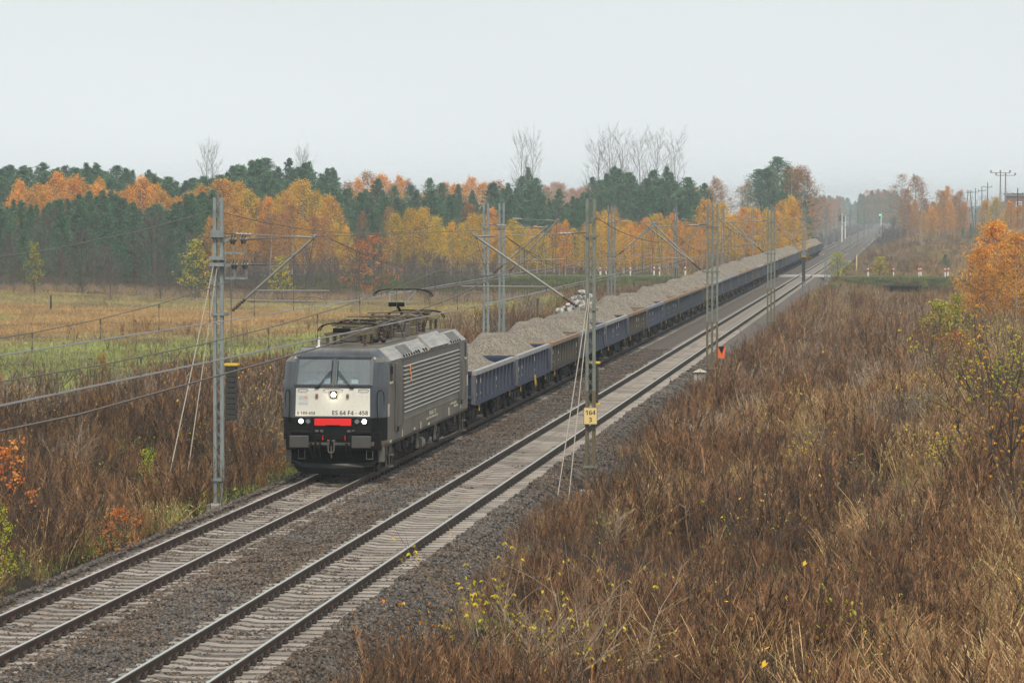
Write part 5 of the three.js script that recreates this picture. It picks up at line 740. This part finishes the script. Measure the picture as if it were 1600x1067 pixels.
function drop(kind, x, z, s, tint = [1, 1, 1]) { const v = Math.floor(scatterR() * CL[kind].length), m = new THREE.Matrix4().compose(V(x, x > XL - 2.9 && x < XR + 2.9 ? Math.max(groundY(x, z), ballastY(x, z) - 0.04) : groundY(x, z), z), new THREE.Quaternion().setFromEuler(new THREE.Euler((scatterR() - 0.5) * 0.22, scatterR() * 6.3, (scatterR() - 0.5) * 0.22)), V(s * between(0.85, 1.2, scatterR), s * between(0.75, 1.2, scatterR), s * between(0.85, 1.2, scatterR))); placedClumps[kind][v].push([m, tint]); }
const inView = (x, z, m = 0.012) => { return Math.atan2(x + 5, -z) > -0.267 - m && Math.atan2(x - 6, -z) < 0.0375 + m; };
function weedsAt(x, z, left) { // which plant grows there
  const a = fbm(x * 0.16, z * 0.10, 701, 3), b = fbm(x * 0.22 + 7, z * 0.14, 711, 3), c = fbm(x * 0.5, z * 0.5, 721, 2), r = scatterR();
  if (left) { const edge = XL - x < 5.2; if (edge && r < 0.3) return 'green'; if (r < 0.2) return 'dark'; if (r < 0.24) return 'leafy'; if (z > -112) return c > 0.46 && r < 0.72 ? 'dark' : r < 0.86 ? 'brown' : r < 0.93 ? 'green' : 'straw'; if (b > 0.58) return r < 0.34 ? 'leafy' : r < 0.65 ? 'straw' : 'grey'; if (a > 0.5) return r < 0.75 ? 'brown' : 'grey'; return r < 0.45 ? 'grey' : r < 0.82 ? 'brown' : r < 0.9 ? 'green' : 'straw'; }
  const edge = x - XR < 4.6; if (edge && r < 0.5) return z < -230 ? 'green' : r < 0.25 ? 'dark' : 'brown';
  if (r < 0.015) return 'leafy'; const nearStraw = smooth(-80, -50, z) * smooth(-7, -1, x) * 0.22 + smooth(-1.5, 4, x) * 0.2;
  if (b + nearStraw > 0.565) return r < 0.7 ? 'straw' : r < 0.84 ? 'green' : 'brown'; if (a > 0.56 && z < -110) return r < 0.6 ? 'grey' : 'brown'; if (c > 0.6) return r < 0.5 ? 'dark' : 'brown'; return r < 0.76 ? 'brown' : r < 0.86 ? 'straw' : r < 0.94 ? 'dark' : 'green';
}
function spread(x0, x1, z0, z1, cell, left, size, keep = () => 1) { for (let z = z0; z > z1; z -= cell) for (let x = x0; x < x1; x += cell) { const X = x + (scatterR() - 0.5) * cell * 1.3, Z = z + (scatterR() - 0.5) * cell * 1.3; if (!inView(X, Z) || (Z < CROSS + 9 && Z > CROSS - 5) || scatterR() > keep(X, Z)) continue; const q = fbm(X * 0.42, Z * 0.26, 731, 3), h = mix(0.36, 1.75, smooth(0.30, 0.72, q)) * (scatterR() < 0.06 ? 1.3 : 1); drop(weedsAt(X, Z, left), X, Z, size * h * (left ? 1 : mix(0.36, 1, smooth(2.2, 5.0, X - XR))) * (Z < -330 && Z > CROSS ? 0.7 : 1), vary([1, 1, 1], scatterR, 0.18)); } }
const rightKeep = (x, z) => { const a = mix(2.0, 2.75, smooth(-80, -60, z)); return smooth(a, a + 0.8, x - XR) * mix(0.4, 1, smooth(0.32, 0.52, fbm(x * 0.8, z * 0.5, 741, 2))); };
spread(XR + 1.6, 11, -24, -80, 0.36, false, 0.9, rightKeep); spread(XR + 1.6, 13, -80, -150, 0.44, false, 1.05, rightKeep); spread(XR + 1.6, 18, -150, -270, 0.62, false, 1.15, rightKeep); spread(XR + 2.2, 22, -270, -400, 0.85, false, 1.15, rightKeep); spread(XR + 4.2, 30, -411, -640, 1.2, false, 0.8, rightKeep); spread(XR + 5, 32, -640, -860, 1.7, false, 0.85, rightKeep);
const leftKeep = (x, z) => smooth(2.45, 3.2, XL - x) * (1 - meadow(x, z) * 0.985);
spread(-48, XL - 2.3, -58, -140, 0.42, true, 1.0, leftKeep); spread(-60, XL - 2.3, -140, -240, 0.62, true, 0.8, leftKeep); spread(-50, XL - 2.3, -240, -400, 0.95, true, 1.05, leftKeep); spread(-80, XL - 2.3, -411, -600, 1.6, true, 1.3, leftKeep);
for (let z = -130; z > -352; z -= 1.0) for (let x = -108; x < -24; x += 1.0) { const X = x + scatterR() - 0.5, Z = z + scatterR() - 0.5; if (!inView(X, Z) || scatterR() > meadow(X, Z) || scatterR() < 0.1) continue; const c = meadowColor(X, Z); drop('field', X, Z, between(0.8, 1.5, scatterR), [c[0] * 1.25, c[1] * 1.25, c[2] * 1.25]); }
for (let x = -70; x < -21; x += 0.6) for (let k = 0; k < 8; k++) { const z = CROSS + between(4, 12, scatterR); drop('field', x, z, between(0.9, 1.6, scatterR), vary([0.16, 0.22, 0.06], scatterR, 0.25)); } for (let x = -8; x < 17; x += 0.5) for (let k = 0; k < 9; k++) { const z = CROSS + between(4, 13, scatterR); drop('field', x, z, between(0.9, 1.5, scatterR), vary([0.17, 0.21, 0.07], scatterR, 0.25)); if (k < 2 && scatterR() < 0.5) drop('green', x, z + 1.5, 1.1); }
for (let x = -110; x < -30; x += 0.7) for (let k = 0; k < 5; k++) { const z = -350 - scatterR() * 14; if (inView(x, z) && !(Math.abs(z + 349) < 3)) drop(scatterR() < 0.5 ? 'grey' : 'straw', x, z, between(0.7, 1.2, scatterR)); }
const clumpNames = { brown: ['brown_weeds', 'feathery dead brown weeds covering the banks'], dark: ['dark_weeds', 'tall blackened dead stems among the weeds'], straw: ['dry_grass', 'pale straw coloured dry grass on the banks'], grey: ['grey_weeds', 'greyish dry weeds on the banks'], green: ['green_undergrowth', 'low green plants along the line'], leafy: ['leafy_saplings', 'thin saplings with a few yellow leaves'], field: ['meadow_grass', 'short meadow grass left of the line and on the road bank'] };
for (const k of Object.keys(CL)) CL[k].forEach((g, v) => { const list = placedClumps[k][v]; if (!list.length) return; const im = shade(new THREE.InstancedMesh(g, plantMat, list.length)), c = new THREE.Color(); list.forEach(([m, t], i) => { im.setMatrixAt(i, m); im.setColorAt(i, c.setRGB(...t)); }); im.name = numbered(clumpNames[k][0]); scene.add(im); tag(im, clumpNames[k][1], 'vegetation', k + ' ground plants', 'stuff'); });
console.log('clumps', Object.entries(placedClumps).map(([k, v]) => k + ' ' + v.reduce((a, b) => a + b.length, 0)).join(', '));

// ---------------------------------------------------------------- near shrubs modelled stem by stem
function stemShrub(name, label, x, z, o) {
  const r = rngOf(o.seed), W = new Tris(), C = new Tris();
  const grow = (p, d, L, rad, depth) => {
    const pts = [p], n = 5, dir = d.clone(), curl = V((r() - 0.5) * o.curl, (r() - 0.62) * o.curl, (r() - 0.5) * o.curl); let q = p.clone();
    for (let i = 1; i <= n; i++) { dir.addScaledVector(curl, 0.25).add(V((r() - 0.5) * 0.22, (r() - 0.5) * 0.16, (r() - 0.5) * 0.22)).normalize(); q = q.clone().addScaledVector(dir, L / n); pts.push(q); }
    W.tube(pts, rad, rad * 0.45, depth ? 3 : 5, vary(o.bark[Math.floor(r() * o.bark.length)], r, 0.2));
    if (depth < o.depth) { const m = o.split[depth]; for (let k = 0; k < m; k++) { const t = between(0.3, 1, r) * n, i = Math.min(n - 1, Math.floor(t)), s = pts[i].clone().lerp(pts[i + 1], t - i); grow(s, dir.clone().add(V((r() - 0.5) * 1.7, (r() - 0.3) * 1.2, (r() - 0.5) * 1.7)).normalize(), L * between(0.35, 0.65, r), rad * 0.5, depth + 1); } }
    if (depth >= o.leafFrom) for (let k = 0; k < o.leaves; k++) if (r() < o.leafy(q)) { const s = pts[1 + Math.floor(r() * n)], c = o.tones[Math.floor(r() * o.tones.length)]; for (let m = 0; m < o.cluster; m++) { const u = V(r() - 0.5, r() * 0.3 - 0.5, r() - 0.5).normalize(), v = u.clone().cross(V(r() - 0.5, r() - 0.5, r() - 0.5)).normalize(), l = o.leaf * between(0.7, 1.25, r), a = s.clone(), e = s.clone().addScaledVector(u, l), mid = s.clone().addScaledVector(u, l * 0.45), k2 = vary(c, r, 0.18); const bow = v.clone().cross(u).multiplyScalar(l * 0.08); C.quad(a, mid.clone().addScaledVector(v, l * 0.23).add(bow), e, mid.clone().addScaledVector(v, -l * 0.23).add(bow), k2); } }
  };
  for (let i = 0; i < o.stems; i++) { const a = i * GOLD + r(), s = o.splay * between(0.4, 1.1, r); grow(V((r() - 0.5) * o.foot, -0.15, (r() - 0.5) * o.foot), V(Math.cos(a) * s, 1, Math.sin(a) * s).normalize(), o.h * between(0.7, 1.1, r), o.rad * between(0.7, 1.2, r), 0); }
  const g = thing(name, label, 'shrub', null, [x, groundY(x, z), z]); part('stems', W.geo(), plantMat, g); if (C.p.length) part('leaves', C.geo(), leafMat, g); return g;
}
const paleBark = [[0.36, 0.27, 0.18], [0.28, 0.20, 0.135], [0.43, 0.34, 0.24]], blackBark = [[0.075, 0.06, 0.05], [0.11, 0.085, 0.065]];
const ylT = [[0.72, 0.55, 0.035], [0.60, 0.52, 0.05], [0.78, 0.60, 0.06]], orT = [[0.80, 0.33, 0.03], [0.74, 0.26, 0.03]];
{ const s = (px, z) => xAt(px, z);
  stemShrub('arching_shrub', 'large shrub of pale arching bare twigs with few yellow leaves in the foreground', s(880, -58), -58, { seed: 81, stems: 22, foot: 1.1, splay: 0.8, h: 2.3, rad: 0.017, curl: 0.9, depth: 2, split: [5, 4], bark: paleBark, leafFrom: 1, leaves: 2, cluster: 2, leaf: 0.085, tones: ylT, leafy: () => 0.12 });
  stemShrub('arching_shrub', 'pale twiggy shrub with a few yellow leaves left of the large foreground shrub', s(785, -59), -59, { seed: 82, stems: 10, foot: 0.6, splay: 0.45, h: 2.2, rad: 0.016, curl: 0.4, depth: 2, split: [5, 4], bark: [...paleBark, ...blackBark], leafFrom: 1, leaves: 2, cluster: 3, leaf: 0.085, tones: ylT, leafy: () => 0.22 });
  stemShrub('young_sapling', 'slender dark sapling with orange leaves beside the track at the bottom', s(660, -57), -57, { seed: 83, stems: 5, foot: 0.35, splay: 0.28, h: 1.7, rad: 0.013, curl: 0.4, depth: 1, split: [5], bark: blackBark, leafFrom: 1, leaves: 3, cluster: 2, leaf: 0.085, tones: orT, leafy: () => 0.3 });
  stemShrub('dark_shrub', 'tall dark many stemmed shrub with yellow green leaves near the right edge', s(1550, -108), -108, { seed: 84, stems: 11, foot: 0.9, splay: 0.4, h: 2.7, rad: 0.028, curl: 0.35, depth: 2, split: [6, 5], bark: blackBark, leafFrom: 2, leaves: 2, cluster: 3, leaf: 0.10, tones: [[0.55, 0.52, 0.05], [0.66, 0.55, 0.05], [0.38, 0.44, 0.06]], leafy: (q) => q.y > 1.3 ? 0.5 : 0.1 });
  stemShrub('leafy_branch_tree', 'young tree with bright orange leaves cut by the right edge', s(1618, -72), -72, { seed: 85, stems: 5, foot: 0.5, splay: 0.3, h: 4.6, rad: 0.04, curl: 0.35, depth: 2, split: [7, 5], bark: blackBark, leafFrom: 1, leaves: 3, cluster: 3, leaf: 0.08, tones: [[0.82, 0.42, 0.03], [0.80, 0.50, 0.04], [0.74, 0.34, 0.03]], leafy: () => 0.5 });
  stemShrub('dark_shrub', 'thin dark shrub with yellow leaves right of the tall dark one', s(1590, -120), -120, { seed: 86, stems: 9, foot: 0.8, splay: 0.35, h: 3.2, rad: 0.028, curl: 0.3, depth: 2, split: [5, 4], bark: blackBark, leafFrom: 2, leaves: 2, cluster: 3, leaf: 0.09, tones: ylT, leafy: (q) => q.y > 1.4 ? 0.4 : 0.1 });
  [[1520, -150, 'large yellow green bush below the lone orange birch', 2.4, 0.75], [1578, -160, 'large golden bush at the right edge below the orange birch', 2.6, 0.7], [1490, -96, 'bright yellow leaved sapling in the weeds left of the tall dark shrub', 1.5, 0.5], [1450, -118, 'lime leaved sapling in the brown weeds at right', 1.4, 0.5], [1250, -104, 'small yellow leaved twig bush in the middle of the brown weeds', 1.3, 0.35], [1345, -92, 'sparse twig bush with single yellow leaves in the brown weeds', 1.4, 0.2], [1180, -80, 'dark thin bush in the brown weeds right of the kilometre board', 1.4, 0.08], [1420, -72, 'dark branching bush low in the right weeds', 1.5, 0.05], [1090, -66, 'pale bare twig bush in the near weeds', 1.4, 0.04], [1330, -54, 'low bush with green leaves in the near weeds', 1.1, 0.25], [960, -84, 'dark bare bush right beside the near right mast', 1.2, 0.06]].forEach(([px, z, label, h, lf], i) => stemShrub('weed_bush', label, s(px, z), z, { seed: 90 + i, stems: 10, foot: 0.6, splay: 0.5, h, rad: 0.014, curl: 0.5, depth: 2, split: [5, 3], bark: i % 3 === 1 ? paleBark : blackBark, leafFrom: 1, leaves: 2, cluster: 2, leaf: 0.075, tones: i % 2 ? [[0.42, 0.46, 0.06], [0.55, 0.5, 0.06]] : ylT, leafy: () => lf }));
  [[70, -78, 'dark bare bush on the left bank near the edge', 1.5, 0.04], [300, -104, 'bare bush behind the near left mast', 1.6, 0.12], [110, -96, 'pale bare bush below the amber shrub', 1.5, 0.05], [390, -112, 'bush with a few yellow leaves left of the locomotive', 1.7, 0.15], [420, -104, 'dark bush close to the locomotive nose', 1.3, 0.1], [20, -104, 'bare bush high on the left bank', 1.7, 0.08], [255, -128, 'tall bare bush against the green meadow', 1.9, 0.05], [60, -130, 'dark bush against the green meadow at the left edge', 1.9, 0.03]].forEach(([px, z, label, h, lf], i) => stemShrub('weed_bush', label, s(px, z), z, { seed: 120 + i, stems: 12, foot: 0.7, splay: 0.5, h, rad: 0.015, curl: 0.45, depth: 2, split: [5, 4], bark: i % 3 === 2 ? paleBark : blackBark, leafFrom: 1, leaves: 2, cluster: 2, leaf: 0.07, tones: i % 2 ? ylT : orT, leafy: () => lf }));
}

// ---------------------------------------------------------------- level crossing, posts, boxes, signals
{
  const road = sheet([...Array(26).keys()].map((i) => -80.5 + i * 2.4).concat([-18.7]), [CROSS + 2.6, CROSS, CROSS - 2.6], (x) => groundY(x, CROSS) + 0.06); single('road', road, M.road, null, null, null, 'structure');
  const road2 = sheet([XR + 2.9, -4, 2, 8, 20, 40], [CROSS + 2.6, CROSS, CROSS - 2.6], () => -0.09); single('road', road2, M.road, null, null, null, 'structure');
  const deck = thing('crossing_deck', 'pale concrete slabs of the level crossing between the rails', 'level crossing', null, [0, 0, CROSS]);
  for (const [a, b] of [[XL - 1.6, XL - 0.86], [XL - 0.62, XL + 0.62], [XL + 0.86, XR - 0.86], [XR - 0.62, XR + 0.62], [XR + 0.86, XR + 3.0]]) for (let k = -2; k < 2; k++) part('slab', rbox(b - a, 0.2, 1.27, (a + b) / 2, -0.105, k * 1.3 + 0.65, 0.02, 1), M.slab, deck);
  const post = (x, z, lean, label, orange) => { const g = thing('marker_post', label, 'marker post', 'red and white posts along the road', [x, groundY(x, z), z]); part('post', rbox(0.16, 1.15, 0.14, 0, 0.5, 0, 0.03, 1), orange ? M.signBoard : M.postWhite, g); part('red_band', rbox(0.17, 0.3, 0.15, 0, 0.78, 0, 0.02, 1), orange ? M.signOrange : M.postRed, g); g.rotation.z = lean; };
  const R = [[1315, 'weathered orange post nearest the crossing on the right'], [1357, 'second post right of the crossing'], [1397, 'third post right of the crossing'], [1437, 'fourth post right of the crossing, left of a pair'], [1440, 'fourth post right of the crossing, right of a pair'], [1478, 'fifth place right of the crossing, left post of the pair'], [1482, 'fifth place right of the crossing, right post of the pair'], [1517, 'last post before the orange birch']];
  R.forEach(([px, l], i) => { const z = CROSS + (i === 4 || i === 6 ? -3 : 3.6); post(xAt(px, z), z, (rnd() - 0.5) * 0.1, 'red and white marker post, ' + l, i < 1); });
  [[938, 'left post of the first pair on the left bank'], [947, 'right post of the first pair on the left bank'], [985, 'single post in the middle of the left bank'], [1022, 'left post of the second pair on the left bank'], [1031, 'right post of the second pair on the left bank'], [1071, 'post nearest the train on the left bank']].forEach(([px, l], i) => { const z = CROSS + (i % 2 ? -3 : 3.8); post(xAt(px, z), z, (rnd() - 0.5) * 0.08, 'red and white marker post, ' + l); });
  const cv = thing('culvert', 'dark concrete culvert under the road bank at right', 'culvert', null, [xAt(1410, -393), 0, -393.5]); const gy = groundY(xAt(1410, -393), -393); part('head_wall', join([box(4.6, 0.18, 0.5, 0, gy + 1.0, 0), box(0.3, 1.2, 0.5, -2.15, gy + 0.4, 0), box(0.3, 1.2, 0.5, 2.15, gy + 0.4, 0)]), M.under, cv); part('opening', box(4.0, 0.75, 0.3, 0, gy + 0.55, -0.2), M.blackMatt, cv); part('apron', box(4.4, 0.08, 0.9, 0, gy + 0.12, 0.4), M.underGrey, cv);
  const cb = thing('cable_cabinet', 'small white cable cabinet with pitched lid beside the empty track', 'cabinet', null, [-9.25, groundY(-9.25, -153) - 0.05, -153]); part('cabinet', rbox(0.5, 0.95, 0.42, 0, 0.5, 0, 0.03), paint(0.62, 0.64, 0.64, 0.6, 0, 1), cb); part('lid', new THREE.ConeGeometry(0.43, 0.16, 4).rotateY(Math.PI / 4).translate(0, 1.05, 0), paint(0.62, 0.56, 0.46, 0.7, 0, 1), cb); part('door_seam', box(0.02, 0.8, 0.012, -0.08, 0.52, 0.213), M.blackMatt, cb);
  const vs = thing('trackside_board', 'orange board with black wedge behind the second right mast', 'sign', null, [-8.86, 0.72, -164]); part('board', new THREE.ExtrudeGeometry(new THREE.Shape([[-0.3, 0.42], [0.3, 0.42], [0.2, -0.4], [-0.3, -0.36]].map(([x, y]) => new THREE.Vector2(x, y))), { depth: 0.03, bevelEnabled: false }), M.signOrange, vs); part('wedge', new THREE.ExtrudeGeometry(new THREE.Shape([[-0.22, 0.42], [0.2, 0.42], [0.02, -0.1]].map(([x, y]) => new THREE.Vector2(x, y))), { depth: 0.012, bevelEnabled: false }).translate(0, 0, 0.031), M.black, vs); part('post', cyl(0.035, 1.9, 0, -0.9, -0.04), M.galv, vs); vs.scale.setScalar(0.72);
  const yp = thing('yellow_post', 'slim yellow post right of the far tracks', 'post', null, [xAt(1339, -470), groundY(xAt(1339, -470), -470), -470]); part('post', cyl(0.09, 2.6, 0, 1.3, 0), M.signBoard, yp);
  const signal = (px, z, label, lit, topY) => { const x = xAt(px, z), g = thing('railway_signal', label, 'signal', null, [x, groundY(x, z), z]), h = topY - groundY(x, z); part('mast', cyl(0.16, h, 0, h / 2, 0, 'y', 10), M.postWhite, g); part('head', rbox(0.6, 1.5, 0.25, -0.5, h - 1.1, 0.1, 0.1), M.black, g); part('arm', box(0.5, 0.1, 0.1, -0.25, h - 1.3, 0), M.galv, g); for (let k = 0; k < 3; k++) part(k === 0 && lit ? 'signal_lamp' : 'signal_lens', cyl(0.13, 0.06, -0.5, h - 0.65 - k * 0.4, 0.24, 'z', 14), k === 0 && lit ? M.lampGreen : M.lampOff, g); part('hood', rbox(0.66, 0.06, 0.4, -0.5, h - 0.33, 0.15), M.black, g); if (lit) { const li = new THREE.PointLight(0x30ff90, 0.6); li.position.set(-0.5, h - 0.65, 0.42); g.add(li); } };
  signal(1377, -1130, 'far railway signal showing a green light beside the right track', true, 7.2); signal(1316, -880, 'far white signal mast left of the tracks', false, 7.0); signal(1321, -960, 'second far white signal mast, close behind the first', false, 6.6);
  // white rubble heap beyond the wagons
  const rr = rngOf(71), T = new Tris(); for (let i = 0; i < 420; i++) { const a = rr() * 6.28, R = Math.pow(rr(), 0.6) * 2.4, y = Math.max(0, 2.0 * (1 - R / 2.4)) * (0.75 + 0.3 * rr()), s = between(0.08, 0.22, rr), q = new THREE.Quaternion().setFromEuler(new THREE.Euler(rr() * 6, rr() * 6, rr() * 6)), o = V(Math.cos(a) * R, y, Math.sin(a) * R * 0.8), ico = new THREE.BoxGeometry(s * 1.6, s * 0.8, s * 1.2).toNonIndexed().attributes.position, k = vary(rr() < 0.65 ? [0.42, 0.40, 0.37] : [0.22, 0.20, 0.18], rr, 0.25), pt = (j) => V(ico.getX(j), ico.getY(j), ico.getZ(j)).applyQuaternion(q).add(o); for (let j = 0; j < 36; j += 3) T.tri(pt(j), pt(j + 1), pt(j + 2), k); }
  const hz = -236, hp = single('rubble_heap', T.geo(), plantMat, 'heap of broken white concrete beyond the fourth wagon', 'rubble', null, 'stuff'); hp.position.set(xAt(912, hz), groundY(xAt(912, hz), hz) + 0.5, hz); hp.scale.setScalar(1.2);
  const hb = single('rubble_mound', new THREE.SphereGeometry(3.1, 18, 10).scale(1, 0.6, 0.9), M.ballast, 'earth mound under the heap of broken concrete', 'mound'); hb.position.set(xAt(912, hz), groundY(xAt(912, hz), hz) - 0.3, hz);
  for (const [px, z] of [[78, -300], [840, -250]]) { const x = xAt(px, z), g = thing('fence_post', px < 100 ? 'lone dark post in the meadow at the left' : 'lone dark post in the meadow above the gravel heaps', 'post', null, [x, groundY(x, z), z]); part('post', cyl(0.09, 1.3, 0, 0.6, 0, 'y', 8, 0.08), M.under, g); part('cap', cyl(0.1, 0.06, 0, 1.26, 0, 'y', 8), M.under, g); }
  // road along the wood edge
  single('road', sheet([-120, -100, -84, -72, -60, -50], [-347.6, -350.4], (x, z) => groundY(x, z) + 0.12), M.road, null, null, null, 'structure');
}
// far right: power poles and the brick building
{
  const pole = (px, top, z, label, kind) => { const [x, h] = topAt(px, top, z), g = thing('power_pole', label, 'power pole', null, [x, groundY(x, z), z]);
    if (kind === 'lattice') { part('pole', join([beam(V(-0.35, -0.5, 0), V(0, h, 0), 0.16, 0.16), beam(V(0.35, -0.5, 0), V(0, h, 0), 0.16, 0.16), ...[...Array(16).keys()].map((i) => { const t = i / 16, w = 0.35 * (1 - t); return beam(V(i % 2 ? -w : w, h * t, 0), V(i % 2 ? w * 0.94 : -w * 0.94, h * (t + 1 / 16), 0), 0.06, 0.06); })]), M.galv, g); part('crossarm', join([beam(V(-2.2, h - 0.6, 0), V(2.2, h - 0.6, 0), 0.14, 0.14), ...[-2.1, 0, 2.1].map((q) => box(0.35, 0.5, 0.3, q, h - 0.25, 0))]), M.galv, g); }
    else if (kind === 'frame') { part('pole', join([beam(V(-1.6, -0.5, 0), V(-0.25, h, 0), 0.24, 0.24), beam(V(1.6, -0.5, 0), V(0.25, h, 0), 0.24, 0.24), beam(V(-1.0, h * 0.55, 0), V(1.0, h * 0.55, 0), 0.16, 0.16)]), M.under, g); part('crossarm', join([beam(V(-1, h - 0.6, 0), V(1, h - 0.6, 0), 0.16, 0.16), rod(V(-0.6, h - 0.6, 0), V(-0.6, h + 0.2, 0), 0.08), rod(V(0.6, h - 0.6, 0), V(0.6, h + 0.2, 0), 0.08)]), M.under, g); }
    else { part('pole', cyl(0.17, h + 0.5, 0, h / 2 - 0.25, 0, 'y', 8, 0.11), M.under, g); part('crossarm', join([beam(V(-1.1, h - 1.3, 0), V(1.1, h - 1.3, 0), 0.14, 0.14), rod(V(-1.05, h - 1.3, 0), V(-1.05, h - 0.9, 0), 0.08), rod(V(1.05, h - 1.3, 0), V(1.05, h - 0.9, 0), 0.08)]), M.under, g); } };
  pole(1564, 265, -760, 'taller pale lattice power pole, left of the pair at right', 'lattice'); pole(1572, 269, -760, 'pale lattice power pole, right of the pair at right', 'lattice'); pole(1544, 284, -900, 'tall slim power pole left of the lattice pair', ''); pole(1535, 290, -980, 'middle slim power pole of the three', ''); pole(1525, 293, -1060, 'farthest slim power pole of the three', ''); pole(1515, 297, -1000, 'dark two legged power pole behind the birch grove', 'frame'); pole(1591, 293, -720, 'dark power pole before the brick building', '');
  const z = -900, bx0 = xAt(1572, z), g = thing('brick_building', 'low red brick building with flat roof at the right edge', 'building', null, [bx0, 4.0, z]); part('wall', metres(box(22, 9, 12, 11, 3.6, -6)), M.brick, g); const rf = part('roof', join([box(22.6, 0.35, 12.6, 11, 8.4, -6), box(22.2, 0.6, 0.3, 11, 8.1, 0.2)]), M.galv, g); for (let i = 0; i < 5; i++) for (const y of [5.6, 2.4]) { const w = part('window', box(1.6, 1.5, 0.1, 3.4 + i * 4, y, 0.06), M.postWhite, g); part('pane', box(1.35, 1.25, 0.06, 3.4 + i * 4, y, 0.1), M.lampOff, w); }
  g.children.forEach(() => 0); part('plinth', box(22.1, 5.4, 12.1, 11, -3.4, -6), M.concrete, g);
}
// far woods that read as one hazy mass
{
  const mass = (name, label, list, mats) => list.forEach(([kind, px0, px1, top, z, n]) => { const v = KIND[kind][0], im = shade(new THREE.InstancedMesh(v.leaves ?? v.wood, leafMat, n)), m = new THREE.Matrix4(), base = kind === 'pine' ? 12 : kind === 'tallpine' ? 16 : kind === 'bare' ? 20 : 12; for (let i = 0; i < n; i++) { const px = mix(px0, px1, (i + rnd()) / n), zz = z - rnd() * 120, [x, h] = topAt(px, top + between(-5, 7) + 4 * Math.sin(px / 14), zz), s = h / base; im.setMatrixAt(i, m.compose(V(x, groundY(x, zz), zz), new THREE.Quaternion().setFromEuler(new THREE.Euler(0, rnd() * 6.3, 0)), V(s * (kind === 'bare' ? 0.9 : 1.3), s, s * (kind === 'bare' ? 0.9 : 1.3)))); } im.name = numbered(name); scene.add(im); tag(im, label, 'wood', null, 'stuff'); });
  mass('distant_wood', 'pale hazy wood on the horizon', [['pine', 1255, 1420, 309, -2300, 60], ['rust', 1240, 1310, 312, -1500, 24], ['pine', 1345, 1402, 300, -1650, 26], ['thin', 1350, 1400, 302, -1600, 10], ['pine', 1500, 1610, 316, -1700, 34], ['pine', -20, 560, 300, -1500, 80], ['rust', 840, 1110, 290, -1100, 60], ['pine', 1395, 1520, 318, -1900, 30], ['bare', 1490, 1580, 308, -1300, 16], ['bare', 312, 345, 238, -760, 2], ['bare', 455, 488, 242, -800, 2]]);
}

renderer.render(scene, camera);
